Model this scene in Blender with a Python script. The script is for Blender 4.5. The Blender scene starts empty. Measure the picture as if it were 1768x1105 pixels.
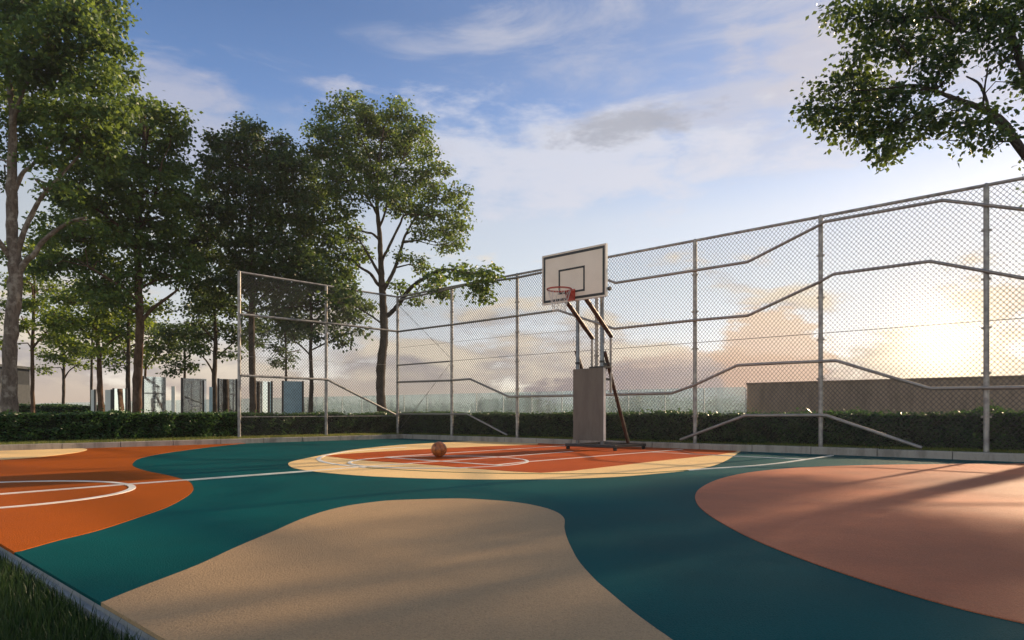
import bpy, bmesh, math, random
import numpy as np
from mathutils import Vector
random.seed(7)
RNG = np.random.default_rng(11)
C = bpy.context.scene.collection
R = math.radians

# ------------------------------------------------------------------ camera, world, sun, exposure
W0, H0, F, HOR, CAMZ = 1768.0, 1105.0, 1178.7, 716.0, 0.65
cd = bpy.data.cameras.new('camera'); cam = bpy.data.objects.new('camera', cd); C.objects.link(cam)
cam.location = (0, 0, CAMZ); cam.rotation_euler = (R(90), 0, 0)
cd.sensor_width = 36; cd.lens = 36 * F / W0
cd.shift_y = (HOR - H0 / 2) / W0
cd.clip_start = 0.05; cd.clip_end = 3000
bpy.context.scene.camera = cam
vs = bpy.context.scene.view_settings
vs.view_transform = 'Standard'; vs.look = 'None'; vs.exposure = 0.8; vs.gamma = 1

SUN_AZ, SUN_EL = R(47), R(21)          # azimuth to the right of the view direction (+Y)
sd = Vector((math.sin(SUN_AZ) * math.cos(SUN_EL), math.cos(SUN_AZ) * math.cos(SUN_EL), math.sin(SUN_EL)))
sl = bpy.data.lights.new('sun', 'SUN'); sun = bpy.data.objects.new('sun', sl); C.objects.link(sun)
sun.location = (0, 0, 30); sun.rotation_euler = (-sd).to_track_quat('-Z', 'Y').to_euler()
sl.energy = 5.0; sl.angle = R(1.3); sl.color = (1.0, 0.75, 0.48)

class NT:
    """small helper to write node trees"""
    def __init__(s, tree): s.t = tree; s.n = tree.nodes; s.l = tree.links
    def put(s, sock, v):
        if isinstance(v, bpy.types.NodeSocket): s.l.new(v, sock)
        elif isinstance(v, (tuple, list)) and len(v) == 3 and sock.type == 'RGBA': sock.default_value = (*v, 1)
        else: sock.default_value = v
    def m(s, op, a, b=None, c=None, clamp=False):
        n = s.n.new('ShaderNodeMath'); n.operation = op; n.use_clamp = clamp
        s.put(n.inputs[0], a)
        if b is not None: s.put(n.inputs[1], b)
        if c is not None: s.put(n.inputs[2], c)
        return n.outputs[0]
    def ss(s, v, lo, hi):                     # smoothstep lo..hi
        n = s.n.new('ShaderNodeMapRange'); n.interpolation_type = 'SMOOTHSTEP'
        s.put(n.inputs[0], v); n.inputs[1].default_value = lo; n.inputs[2].default_value = hi
        return n.outputs[0]
    def mix(s, f, a, b, kind='MIX'):
        n = s.n.new('ShaderNodeMix'); n.data_type = 'RGBA'; n.blend_type = kind
        s.put(n.inputs[0], f); s.put(n.inputs[6], a); s.put(n.inputs[7], b); return n.outputs[2]
    def xyz(s, x, y, z):
        n = s.n.new('ShaderNodeCombineXYZ')
        for i, v in enumerate((x, y, z)): s.put(n.inputs[i], v)
        return n.outputs[0]
    def noise(s, vec, scale, detail=4, rough=.5, dist=0):
        n = s.n.new('ShaderNodeTexNoise'); s.put(n.inputs['Vector'], vec)
        n.inputs['Scale'].default_value = scale; n.inputs['Detail'].default_value = detail
        n.inputs['Roughness'].default_value = rough; n.inputs['Distortion'].default_value = dist
        return n.outputs[0]
    def ramp(s, f, stops, interp='LINEAR'):
        n = s.n.new('ShaderNodeValToRGB'); s.put(n.inputs[0], f); r = n.color_ramp; r.interpolation = interp
        while len(r.elements) < len(stops): r.elements.new(0.5)
        for e, (p, c) in zip(r.elements, stops): e.position = p; e.color = (*c, 1)
        return n.outputs[0]

def lin(r, g, b):                             # sRGB 0..255 to linear
    f = lambda c: (c / 255 / 12.92) if c <= 10 else ((c / 255 + .055) / 1.055) ** 2.4
    return (f(r), f(g), f(b))

w = bpy.data.worlds.new('World'); bpy.context.scene.world = w; w.use_nodes = True
t = NT(w.node_tree); t.n.clear()
out = t.n.new('ShaderNodeOutputWorld')
tc = t.n.new('ShaderNodeTexCoord'); sp = t.n.new('ShaderNodeSeparateXYZ'); t.l.new(tc.outputs['Generated'], sp.inputs[0])
X, Y, Z = sp.outputs
el = t.m('MULTIPLY', t.m('ARCSINE', Z), 180 / math.pi)
az = t.m('MULTIPLY', t.m('ARCTAN2', X, Y), 180 / math.pi)
K_ = .43 * 2 ** .8                              # background strength times exposure
def T(r, g, b): q = lin(r, g, b); return tuple(x / K_ for x in q)
base = t.ramp(t.m('DIVIDE', el, 60, clamp=True), [
    (0.0, T(186, 146, 118)), (0.05, T(196, 162, 136)), (0.11, T(182, 166, 146)), (0.17, T(176, 168, 146)),
    (0.26, T(168, 165, 156)), (0.33, T(120, 138, 164)), (0.40, T(70, 102, 150)), (0.50, T(42, 76, 124)),
    (1.0, T(24, 60, 120))])
rt = t.ss(az, -20, 30)                         # the sky pales towards the sun side
base = t.mix(t.m('MULTIPLY', rt, t.m('MULTIPLY', .30, t.ss(el, 10, 30))), base, T(150, 158, 180))
def ell(a0, e0, ra, re):                       # soft ellipse in azimuth / elevation
    u = t.m('DIVIDE', t.m('SUBTRACT', az, a0), ra); v = t.m('DIVIDE', t.m('SUBTRACT', el, e0), re)
    return t.m('SUBTRACT', 1, t.m('SQRT', t.m('ADD', t.m('MULTIPLY', u, u), t.m('MULTIPLY', v, v))))
v1 = t.xyz(t.m('MULTIPLY', az, .055), t.m('MULTIPLY', el, .22), 3.1)
v2 = t.xyz(t.m('MULTIPLY', az, .10), t.m('MULTIPLY', el, .26), 7.7)
n1 = t.noise(v1, 1.0, 9, .62, .6); n2 = t.noise(v2, 1.3, 8, .58, .3)
nf = t.noise(v2, 5.0, 6, .6)
away = t.ramp(t.m('DIVIDE', el, 60, clamp=True), [(0.0, T(226, 214, 188)), (0.15, T(236, 224, 198)), (0.35, T(206, 204, 190)), (0.6, T(120, 140, 160)), (1.0, T(40, 72, 112))])
away_f = t.ss(t.m('ABSOLUTE', az), 48, 95)       # sky out of view, brightened to light the surfaces facing the camera
base = t.mix(away_f, base, away)
near_f = t.m('SUBTRACT', 1, away_f)
col = base; clear = None
def lay(mask, c):                              # a cloud layer hides the clear sky behind it
    global col, clear
    mask = t.m('MULTIPLY', mask, near_f)
    col = t.mix(mask, col, c); k = t.m('SUBTRACT', 1, mask); clear = k if clear is None else t.m('MULTIPLY', clear, k)
def nz(n, a): return t.m('MULTIPLY', t.m('SUBTRACT', n, .5), a)
# high wisps, thicker on the right
wisp = t.ss(t.m('ADD', t.m('ADD', n1, t.m('MULTIPLY', rt, .22)), -.09), .46, .74)
lay(t.m('MULTIPLY', wisp, t.m('MULTIPLY', .75, t.ss(el, 16, 22))), T(196, 199, 214))
hr = t.ss(t.m('ADD', ell(27, 25.5, 13, 6), nz(n2, 2.2)), .1, .8)
lay(t.m('MULTIPLY', hr, .7), T(200, 198, 208))
# the broad pale band in mid-height
band = t.ss(t.m('ADD', t.m('ADD', ell(4, 20.3, 32, 6.4), nz(n2, 2.1)), nz(nf, .7)), .18, .85)
lay(t.m('MULTIPLY', band, .85), T(214, 218, 232))
left = t.ss(t.m('ADD', ell(-24, 20.5, 22, 5.5), nz(n2, 2.6)), .12, .8)
lay(t.m('MULTIPLY', left, .8), T(186, 190, 210))
grey = t.ss(t.m('ADD', ell(9.5, t.m('ADD', 22.6, t.m('MULTIPLY', t.m('SUBTRACT', az, 9.5), .09)), 9, 1.7), nz(nf, 1.6)), .05, .8)
lay(t.m('MULTIPLY', grey, .7), T(150, 157, 172))
# low cumulus: cream heads, mauve-grey feet
def lown(da, de, sc=1.0):
    return t.noise(t.xyz(t.m('MULTIPLY', t.m('ADD', az, da), .085), t.m('MULTIPLY', t.m('ADD', el, de), .22), 1.7), 1.15 * sc, 9, .57, .2)
n3 = lown(0, 0); n3b = lown(1.6, 1.3)
low = t.ss(t.m('SUBTRACT', n3, t.m('MULTIPLY', t.m('SUBTRACT', el, 3), .026)), .34, .46)
shade = t.ss(t.m('SUBTRACT', n3, n3b), -.12, .14)
ccol = t.mix(shade, T(164, 158, 162), T(238, 224, 202))
ccol = t.mix(t.ss(el, .8, 4.4), t.mix(t.ss(az, -30, 5), T(202, 182, 166), T(196, 184, 172)), ccol)
lay(t.m('MULTIPLY', low, .92), ccol)
# the cloud bank that climbs towards the sun
bank = t.ss(t.m('ADD', ell(15, 1.0, 15, 4.4), nz(nf, .9)), .0, .22)
lay(t.m('MULTIPLY', bank, .9), t.mix(t.ss(t.m('ADD', el, nz(nf, 3)), 3.2, 6.0), T(136, 128, 140), T(232, 206, 186)))
tow = t.ss(t.m('ADD', ell(20.6, 4.4, 4.6, 4.4), nz(nf, 1.0)), .02, .26)
lay(t.m('MULTIPLY', tow, .85), t.mix(t.ss(t.m('ADD', el, nz(nf, 3)), 3, 8), T(196, 158, 140), T(236, 204, 172)))
# glow round the low sun
ga, ge = R(32.2), R(5.2)
gd = Vector((math.sin(ga) * math.cos(ge), math.cos(ga) * math.cos(ge), math.sin(ge)))
dt = t.n.new('ShaderNodeVectorMath'); dt.operation = 'DOT_PRODUCT'; t.l.new(tc.outputs['Generated'], dt.inputs[0]); dt.inputs[1].default_value = gd
ang = t.m('MULTIPLY', t.m('ARCCOSINE', t.m('MINIMUM', dt.outputs['Value'], .99999)), 180 / math.pi)
g1 = t.m('EXPONENT', t.m('MULTIPLY', t.m('MULTIPLY', ang, ang), -1 / (2 * 1.9 ** 2)))
g2 = t.m('EXPONENT', t.m('DIVIDE', ang, -4.0))
g3 = t.m('EXPONENT', t.m('DIVIDE', ang, -16.0))
glow = t.mix(1, (0, 0, 0), (0, 0, 0))
def addc(a, f, c): return t.mix(f, a, t.mix(1.0, a, c, 'ADD'))
col = t.mix(t.m('MULTIPLY', g3, .10), col, (1.0, .93, .84))
col = addc(col, g2, (.38, .23, .07)); col = addc(col, g1, (2.6, 2.1, 1.25))
under = t.ss(el, -.6, -3)
col = t.mix(t.ss(el, -4, 0), (.08, .08, .07), col)
bg = t.n.new('ShaderNodeBackground'); t.put(bg.inputs[0], col); bg.inputs[1].default_value = 0.43
sky = t.n.new('ShaderNodeTexSky'); sky.sky_type = 'NISHITA'; sky.sun_disc = False
sky.sun_elevation = SUN_EL; sky.sun_rotation = SUN_AZ; sky.dust_density = 0.1; sky.air_density = 0.7
bg2 = t.n.new('ShaderNodeBackground'); t.put(bg2.inputs[0], t.mix(clear, (0, 0, 0), sky.outputs[0])); bg2.inputs[1].default_value = 0.05
ad = t.n.new('ShaderNodeAddShader'); t.l.new(bg.outputs[0], ad.inputs[0]); t.l.new(bg2.outputs[0], ad.inputs[1])
t.l.new(ad.outputs[0], out.inputs[0])

# ------------------------------------------------------------------ geometry of the place
UR = Vector((.7322, -.6811, 0)); UL = Vector((-.6811, -.7322, 0))      # the two court directions (towards the viewer)
CO = Vector((-3.01, 18.69, 0))                                        # far inner corner of the court
FC = Vector((-3.20, 19.14, 0))                                        # corner of the two chain link fences
EDGE = -0.76                                                           # dot(p, UL) of the near edge
LAWN = 0.10
ZUP = Vector((0, 0, 1))
def G(px, py, z=0.0):
    d = F * (CAMZ - z) / (py - HOR); return Vector(((px - 884) / F * d, d, z))
def P(px, py, d): return Vector(((px - 884) / F * d, d, CAMZ + (HOR - py) / F * d))
def onwall(px, py, O, U):                       # pixel -> point on the vertical plane O + s U
    k = (px - 884) / F
    s = (k * O.y - O.x) / (U.x - k * U.y); p = O + U * s
    return Vector((p.x, p.y, CAMZ + (HOR - py) / F * p.y))

# ------------------------------------------------------------------ mesh helpers
class MB:
    def __init__(s): s.v = []; s.f = []; s.sm = []
    def add(s, vs, fs, smooth=False):
        o = len(s.v); s.v += [tuple(v) for v in vs]; s.f += [tuple(i + o for i in f) for f in fs]; s.sm += [smooth] * len(fs); return s
    def box(s, c, sz, ax=None, bev=0.0):
        ax = ax or (Vector((1, 0, 0)), Vector((0, 1, 0)), ZUP); c = Vector(c); h = [q / 2 for q in sz]
        if bev <= 0:
            vs = [c + ax[0] * (x * h[0]) + ax[1] * (y * h[1]) + ax[2] * (z * h[2]) for x in (-1, 1) for y in (-1, 1) for z in (-1, 1)]
            return s.add(vs, [(0, 1, 3, 2), (4, 6, 7, 5), (0, 4, 5, 1), (2, 3, 7, 6), (0, 2, 6, 4), (1, 5, 7, 3)])
        bm = bmesh.new(); r = bmesh.ops.create_cube(bm, size=2)
        for v in bm.verts: v.co = Vector((v.co.x * h[0], v.co.y * h[1], v.co.z * h[2]))
        bmesh.ops.bevel(bm, geom=bm.edges[:], offset=bev, segments=2, affect='EDGES', profile=.5)
        vs = [c + ax[0] * v.co.x + ax[1] * v.co.y + ax[2] * v.co.z for v in bm.verts]
        bm.verts.index_update(); fs = [tuple(v.index for v in f.verts) for f in bm.faces]; bm.free()
        return s.add(vs, fs)
    def tube(s, pts, rad, seg=10, cap=True, smooth=True):
        pts = [Vector(p) for p in pts]; n = len(pts)
        rad = rad if isinstance(rad, (list, tuple)) else [rad] * n
        vs = []; up = None
        for i, p in enumerate(pts):
            d = (pts[min(i + 1, n - 1)] - pts[max(i - 1, 0)]).normalized()
            if up is None: up = ZUP if abs(d.z) < .9 else Vector((1, 0, 0))
            a = d.cross(up)
            if a.length < 1e-4: a = d.cross(Vector((0, 1, 0)))
            a.normalize(); b = a.cross(d).normalized(); up = b
            for k in range(seg):
                an = 2 * math.pi * k / seg; vs.append(p + (a * math.cos(an) + b * math.sin(an)) * rad[i])
        fs = [(i * seg + k, i * seg + (k + 1) % seg, (i + 1) * seg + (k + 1) % seg, (i + 1) * seg + k) for i in range(n - 1) for k in range(seg)]
        s.add(vs, fs, smooth)
        if cap:
            s.add(vs[:seg], [tuple(range(seg))]); s.add(vs[-seg:], [tuple(reversed(range(seg)))])
        return s
    def ring(s, c, n, r, th, seg=40, ms=8):      # torus
        n = Vector(n).normalized(); a = n.cross(ZUP) if abs(n.z) < .9 else Vector((1, 0, 0)); a.normalize(); b = n.cross(a)
        vs = []
        for i in range(seg):
            A = 2 * math.pi * i / seg; d = a * math.cos(A) + b * math.sin(A)
            for k in range(ms):
                B = 2 * math.pi * k / ms; vs.append(Vector(c) + d * (r + th * math.cos(B)) + n * (th * math.sin(B)))
        return s.add(vs, [(i * ms + k, ((i + 1) % seg) * ms + k, ((i + 1) % seg) * ms + (k + 1) % ms, i * ms + (k + 1) % ms) for i in range(seg) for k in range(ms)], True)
    def prism(s, outline, z0, z1):               # horizontal outline (list of xy) between two heights
        n = len(outline); vs = [(p[0], p[1], z1) for p in outline] + [(p[0], p[1], z0) for p in outline]
        return s.add(vs, [tuple(range(n)), tuple(reversed(range(n, 2 * n)))] + [(i, i + n, (i + 1) % n + n, (i + 1) % n) for i in range(n)])

def setp(o, label=None, cat=None, group=None, kind=None):
    if label: o['label'] = label
    if cat: o['category'] = cat
    if group: o['group'] = group
    if kind: o['kind'] = kind
    return o
def rootloc(o):
    while o.parent: o = o.parent
    return o.location
def thing(name, label, cat, loc, group=None):
    o = bpy.data.objects.new(name, None); o.empty_display_size = .2; C.objects.link(o); o.location = loc
    return setp(o, label, cat, group)
def link_mesh(name, me, mat, parent, loc):
    me.materials.append(mat); o = bpy.data.objects.new(name, me); C.objects.link(o)
    if parent: o.parent = parent
    elif loc is not None: o.location = loc
    return o
def obj(name, mb, mat, parent=None, loc=None):
    off = Vector(rootloc(parent)) if parent else Vector(loc or (0, 0, 0))
    me = bpy.data.meshes.new(name)
    me.from_pydata([(v[0] - off.x, v[1] - off.y, v[2] - off.z) for v in mb.v], [], mb.f)
    me.polygons.foreach_set('use_smooth', mb.sm); me.update()
    bm = bmesh.new(); bm.from_mesh(me); bmesh.ops.recalc_face_normals(bm, faces=bm.faces); bm.to_mesh(me); bm.free()
    return link_mesh(name, me, mat, parent, off if not parent else None)
def np_mesh(name, V, T, mat, parent=None, loc=None, smooth=False):   # V (n,3), T (m,k)
    off = np.array(rootloc(parent)) if parent else np.array(loc if loc is not None else (0, 0, 0))
    V = (V - off).astype(np.float32); k = T.shape[1]
    me = bpy.data.meshes.new(name); me.vertices.add(len(V)); me.vertices.foreach_set('co', V.ravel())
    me.loops.add(T.size); me.loops.foreach_set('vertex_index', T.ravel().astype(np.int32))
    me.polygons.add(len(T)); me.polygons.foreach_set('loop_start', np.arange(0, T.size, k, dtype=np.int32))
    me.polygons.foreach_set('loop_total', np.full(len(T), k, dtype=np.int32))
    if smooth: me.polygons.foreach_set('use_smooth', np.ones(len(T), dtype=bool))
    me.update(calc_edges=True)
    return link_mesh(name, me, mat, parent, None if parent else Vector(off.tolist()))

# ------------------------------------------------------------------ materials
def material(name):
    m = bpy.data.materials.new(name); m.use_nodes = True; k = NT(m.node_tree)
    return m, k, k.n['Principled BSDF'], k.n.new('ShaderNodeTexCoord').outputs['Object']
def simple(name, c, rough=.5, metal=0, var=.12, vs=6, bump=0, bs=60, c2=None, spec=.5):
    m, k, b, o = material(name)
    n = k.noise(o, vs, 6, .6)
    c2 = c2 or tuple(x * (1 - var * 2) for x in c)
    k.put(b.inputs['Base Color'], k.mix(k.ss(n, .32, .68), c2, c))
    k.put(b.inputs['Roughness'], k.m('ADD', rough - .08, k.m('MULTIPLY', k.noise(o, vs * 3, 3), .16)))
    b.inputs['Metallic'].default_value = metal; b.inputs['Specular IOR Level'].default_value = spec
    if bump:
        bn = k.n.new('ShaderNodeBump'); bn.inputs['Strength'].default_value = bump; bn.inputs['Distance'].default_value = .01
        k.put(bn.inputs['Height'], k.noise(o, bs, 4, .6)); k.l.new(bn.outputs[0], b.inputs['Normal'])
    return m
def court_mat(name, c, var=.10, spec=.04):
    m, k, b, o = material(name)
    big = k.noise(o, .55, 5, .6); fine = k.noise(o, 170, 3, .7); mid = k.noise(o, 9, 5, .65)
    dark = tuple(x * (1 - var * 2.2) for x in c); lite = tuple(min(1, x * (1 + var)) for x in c)
    cc = k.mix(k.ss(big, .3, .7), dark, lite)
    cc = k.mix(k.m('MULTIPLY', k.ss(mid, .55, .75), .18), cc, tuple(x * .6 for x in c))
    cc = k.mix(k.m('MULTIPLY', k.ss(fine, .45, .7), .28), cc, tuple(min(1, x * 1.5 + .01) for x in c))
    cc = k.mix(k.m('MULTIPLY', k.ss(k.noise(o, 130, 2, .6), .50, .66), .36), cc, tuple(x * .5 for x in c))
    k.put(b.inputs['Base Color'], cc)
    k.put(b.inputs['Roughness'], k.m('ADD', .52, k.m('MULTIPLY', big, .26)))
    b.inputs['Specular IOR Level'].default_value = spec
    bn = k.n.new('ShaderNodeBump'); bn.inputs['Strength'].default_value = .75; bn.inputs['Distance'].default_value = .006
    k.put(bn.inputs['Height'], k.m('ADD', k.m('MULTIPLY', fine, .5), k.noise(o, 130, 2, .55))); k.l.new(bn.outputs[0], b.inputs['Normal'])
    return m
def leaf_mat(name, ca, cb, cy, yel=.06, trans=.35, gloss=.42):
    m = bpy.data.materials.new(name); m.use_nodes = True; k = NT(m.node_tree); b = k.n['Principled BSDF']
    g = k.n.new('ShaderNodeNewGeometry'); o = k.n.new('ShaderNodeTexCoord').outputs['Object']
    rnd = g.outputs['Random Per Island']; cl = k.noise(o, .9, 3, .6)
    c = k.mix(k.m('MULTIPLY', k.m('ADD', rnd, k.ss(cl, .3, .7)), .5), ca, cb)
    c = k.mix(k.ss(k.m('ADD', rnd, k.m('MULTIPLY', k.m('SUBTRACT', cl, .5), .9)), 1 - yel * 2.2, 1.0 - yel * .4), c, cy)
    k.put(b.inputs['Base Color'], c); b.inputs['Roughness'].default_value = gloss; b.inputs['Specular IOR Level'].default_value = .35
    tr = k.n.new('ShaderNodeBsdfTranslucent'); k.put(tr.inputs[0], k.mix(.55, c, tuple(x * 2.2 for x in cy)))
    mx = k.n.new('ShaderNodeMixShader'); mx.inputs[0].default_value = trans
    k.l.new(b.outputs[0], mx.inputs[1]); k.l.new(tr.outputs[0], mx.inputs[2]); k.l.new(mx.outputs[0], k.n['Material Output'].inputs[0])
    return m
def bark_mat(name, ca, cb, patch):
    m, k, b, o = material(name)
    mp = k.n.new('ShaderNodeMapping'); mp.inputs['Scale'].default_value = (1, 1, .35); k.l.new(o, mp.inputs[0])
    n = k.noise(mp.outputs[0], 16, 8, .68, .5); p = k.noise(o, 5, 5, .6)
    c = k.mix(k.ss(n, .35, .65), ca, cb); c = k.mix(k.m('MULTIPLY', k.ss(p, .50, .64), .75), c, patch)
    k.put(b.inputs['Base Color'], c); b.inputs['Roughness'].default_value = .85; b.inputs['Specular IOR Level'].default_value = .2
    bn = k.n.new('ShaderNodeBump'); bn.inputs['Strength'].default_value = .8; bn.inputs['Distance'].default_value = .03
    k.put(bn.inputs['Height'], n); k.l.new(bn.outputs[0], b.inputs['Normal'])
    return m
def concrete(name, c, stain=.5):
    m, k, b, o = material(name)
    mp = k.n.new('ShaderNodeMapping'); mp.inputs['Scale'].default_value = (1, 1, .25); k.l.new(o, mp.inputs[0])
    a = k.ss(k.noise(mp.outputs[0], 5, 7, .7), .42, .66); g = k.noise(o, 60, 4, .7)
    cc = k.mix(k.m('MULTIPLY', a, stain), c, tuple(x * .42 for x in c)); cc = k.mix(k.m('MULTIPLY', k.ss(g, .4, .7), .25), cc, tuple(x * .7 for x in c))
    k.put(b.inputs['Base Color'], cc); b.inputs['Roughness'].default_value = .85; b.inputs['Specular IOR Level'].default_value = .25
    bn = k.n.new('ShaderNodeBump'); bn.inputs['Strength'].default_value = .5; bn.inputs['Distance'].default_value = .006
    k.put(bn.inputs['Height'], g); k.l.new(bn.outputs[0], b.inputs['Normal'])
    return m
M = {}
M['teal'] = court_mat('teal_court_paint', (.001, .080, .080), .13)
M['orange'] = court_mat('orange_court_paint', (.38, .085, .008), .06)
M['tan'] = court_mat('tan_court_paint', (.45, .30, .165), .05)
M['beige'] = court_mat('beige_court_paint', (.95, .62, .28), .04)
M['rust'] = court_mat('rust_court_paint', (.48, .088, .014), .08)
M['salmon'] = court_mat('salmon_court_paint', (.54, .175, .078), .16, .12)
M['line'] = simple('white_line_paint', (.82, .80, .74), .6, var=.08, vs=3, c2=(.66, .62, .54))
M['olive'] = simple('dark_olive_line', (.20, .20, .07), .6)
M['conc'] = concrete('kerb_concrete', (.37, .33, .29), .7)
M['conc2'] = concrete('edge_concrete', (.36, .36, .35), .35)
M['wall'] = concrete('wall_concrete', (.34, .25, .19), .5)  # base colour lightened and warmed to carry the sun's glow
M['soil'] = simple('lawn_soil', (.05, .055, .02), .95, vs=3, spec=.1)
M['earth'] = simple('field_earth', (.09, .10, .05), .95, vs=.1, spec=.1)
M['grass'] = leaf_mat('grass_blades', (.007, .026, .008), (.016, .044, .011), (.045, .075, .018), .05, .3, .5)
M['verge'] = leaf_mat('verge_grass', (.045, .085, .014), (.11, .16, .028), (.28, .27, .07), .14, .35, .55)
M['hedge'] = leaf_mat('hedge_leaves', (.014, .046, .014), (.038, .095, .024), (.09, .17, .04), .08, .20, .36)
M['hblock'] = simple('hedge_light_block', (.008, .014, .006), .95, spec=.05)
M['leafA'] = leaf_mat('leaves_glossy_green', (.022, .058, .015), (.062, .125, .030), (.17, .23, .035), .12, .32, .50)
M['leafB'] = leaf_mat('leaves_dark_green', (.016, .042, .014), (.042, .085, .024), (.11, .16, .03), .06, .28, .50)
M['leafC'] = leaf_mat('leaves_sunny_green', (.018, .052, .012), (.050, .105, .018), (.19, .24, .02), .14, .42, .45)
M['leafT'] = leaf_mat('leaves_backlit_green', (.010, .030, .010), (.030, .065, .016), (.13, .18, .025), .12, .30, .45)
M['leafD'] = leaf_mat('leaves_haze_pale', (.055, .075, .05), (.09, .11, .075), (.15, .16, .10), .06, .25, .6)  # paler base colour stands in for haze over the far leaves
M['barkA'] = bark_mat('bark_mottled', (.10, .072, .055), (.20, .155, .125), (.34, .29, .24))
M['barkB'] = bark_mat('bark_dark', (.035, .025, .018), (.075, .055, .042), (.11, .09, .07))
M['barkC'] = bark_mat('bark_brown', (.055, .030, .018), (.12, .07, .045), (.15, .10, .07))
M['galv'] = simple('galvanised_steel', (.42, .39, .36), .5, .4, vs=9, c2=(.22, .205, .20), bump=.1)
M['galvd'] = simple('weathered_steel', (.36, .325, .30), .5, .6, vs=9)
M['wire'] = simple('mesh_wire', (.10, .093, .09), .45, .7)
M['pole'] = simple('blue_grey_steel', (.20, .22, .25), .35, .7, vs=12, c2=(.12, .13, .15))
M['rusty'] = simple('rusty_steel', (.085, .040, .028), .5, .35, vs=14, c2=(.035, .022, .02), bump=.25)
M['dark'] = simple('dark_painted_steel', (.035, .035, .04), .4, .3)
M['padm'] = concrete('grey_panel', (.17, .152, .13), .35)
M['board'] = simple('board_face', (.88, .75, .62), .5, vs=2, c2=(.80, .67, .55))
M['blackp'] = simple('black_board_line', (.02, .02, .022), .5)
M['whitep'] = simple('white_board_edge', (.80, .78, .74), .45)
M['red'] = simple('red_rim_paint', (.50, .05, .03), .4, .1)
M['net'] = simple('net_cord', (.75, .70, .66), .8)
M['rubber'] = simple('black_rubber', (.012, .012, .012), .7)
M['mirror'] = simple('mirror_glass', (.80, .84, .88), .03, 1.0, var=.03, c2=(.74, .80, .86))
M['frost'] = simple('pale_panel', (.72, .74, .72), .35, var=.04)
M['blueg'] = simple('blue_panel', (.24, .42, .55), .12, var=.10, spec=.8)
M['shedd'] = simple('dark_shed_wall', (.045, .048, .052), .9, spec=.02)
M['shedl'] = simple('grey_shed_wall', (.085, .088, .09), .9, spec=.02)

def glass_mat():
    m = bpy.data.materials.new('aqua_glass'); m.use_nodes = True; k = NT(m.node_tree); k.n.clear()
    o = k.n.new('ShaderNodeOutputMaterial'); tr = k.n.new('ShaderNodeBsdfTransparent'); tr.inputs[0].default_value = (.90, .96, .965, 1)
    df = k.n.new('ShaderNodeBsdfDiffuse'); g = k.n.new('ShaderNodeNewGeometry')
    tco = k.n.new('ShaderNodeTexCoord').outputs['Object']
    mp = k.n.new('ShaderNodeMapping'); mp.inputs['Scale'].default_value = (1.6, 1.6, .03); k.l.new(tco, mp.inputs[0])
    st = k.noise(mp.outputs[0], 2.4, 4, .6)
    df.inputs[0].default_value = (.78, .84, .87, 1)
    gl = k.n.new('ShaderNodeBsdfGlossy'); gl.inputs['Roughness'].default_value = .08; gl.inputs[0].default_value = (.85, .95, 1, 1)
    a = k.n.new('ShaderNodeMixShader'); k.put(a.inputs[0], k.m('ADD', .16, k.m('MULTIPLY', k.ss(st, .3, .8), .18))); k.l.new(tr.outputs[0], a.inputs[1]); k.l.new(df.outputs[0], a.inputs[2])
    b = k.n.new('ShaderNodeMixShader'); b.inputs[0].default_value = .10; k.l.new(a.outputs[0], b.inputs[1]); k.l.new(gl.outputs[0], b.inputs[2])
    k.l.new(b.outputs[0], o.inputs[0]); return m
M['glass'] = glass_mat()

def ball_mat():
    m, k, b, o = material('basketball_leather')
    vor = k.n.new('ShaderNodeTexVoronoi'); vor.inputs['Scale'].default_value = 260; k.l.new(o, vor.inputs['Vector'])
    n = k.noise(o, 18, 5, .6)
    k.put(b.inputs['Base Color'], k.mix(k.ss(n, .35, .65), (.26, .075, .02), (.50, .16, .04)))
    b.inputs['Roughness'].default_value = .34
    bn = k.n.new('ShaderNodeBump'); bn.inputs['Strength'].default_value = .3; bn.inputs['Distance'].default_value = .001
    k.l.new(vor.outputs[0], bn.inputs['Height']); k.l.new(bn.outputs[0], b.inputs['Normal']); return m
M['ball'] = ball_mat()

# ------------------------------------------------------------------ ground
def cat(pts, n=8, closed=False):                 # Catmull-Rom through the points
    pts = [Vector(p) for p in pts]; o = []
    N = len(pts); rng = range(N if closed else N - 1)
    for i in rng:
        g = (lambda j: pts[j % N]) if closed else (lambda j: pts[max(0, min(N - 1, j))])
        a, b, c, d = g(i - 1), g(i), g(i + 1), g(i + 2)
        for q in range(n):
            u = q / n; o.append(.5 * ((2 * b) + (c - a) * u + (2 * a - 5 * b + 4 * c - d) * u * u + (3 * b - a - 3 * c + d) * u ** 3))
    if not closed: o.append(pts[-1])
    return o
def gp(L): return [G(*p) for p in L]
def ab(a, b, z=0): p = CO + UR * a + UL * b; return Vector((p.x, p.y, z))   # court coordinates from the far corner
BE = EDGE - CO.dot(UL)                           # b of the near edge
A1, B1 = 26.0, BE
AL = -0.0
def struct(name, mb, mat, loc=(0, 0, 0)): return setp(obj(name, mb, mat, None, loc), kind='structure')

struct('ground', MB().add([(175 * math.cos(i * math.pi / 24), 175 * math.sin(i * math.pi / 24), -.10) for i in range(48)], [tuple(range(48))]), M['earth'])
# the court runs left beyond the frame: the left kerb is at a = 0, right kerb at b = 0
slab = MB().prism([ab(-.05, -.05), ab(A1, -.05), ab(A1, B1), ab(-.05, B1)], -.012, 0.0)
struct('court_surface', slab, M['teal'])
struct('court_slab', MB().prism([ab(-.05, -.05), ab(A1, -.05), ab(A1, B1 - .0), ab(-.05, B1 - .0)], -.30, -.0125).prism([ab(-.04, B1 - .2), ab(A1 - .05, B1 - .2), ab(A1 - .05, B1 + .024), ab(-.04, B1 + .024)], -.28, -.030), M['conc2'])

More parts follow.
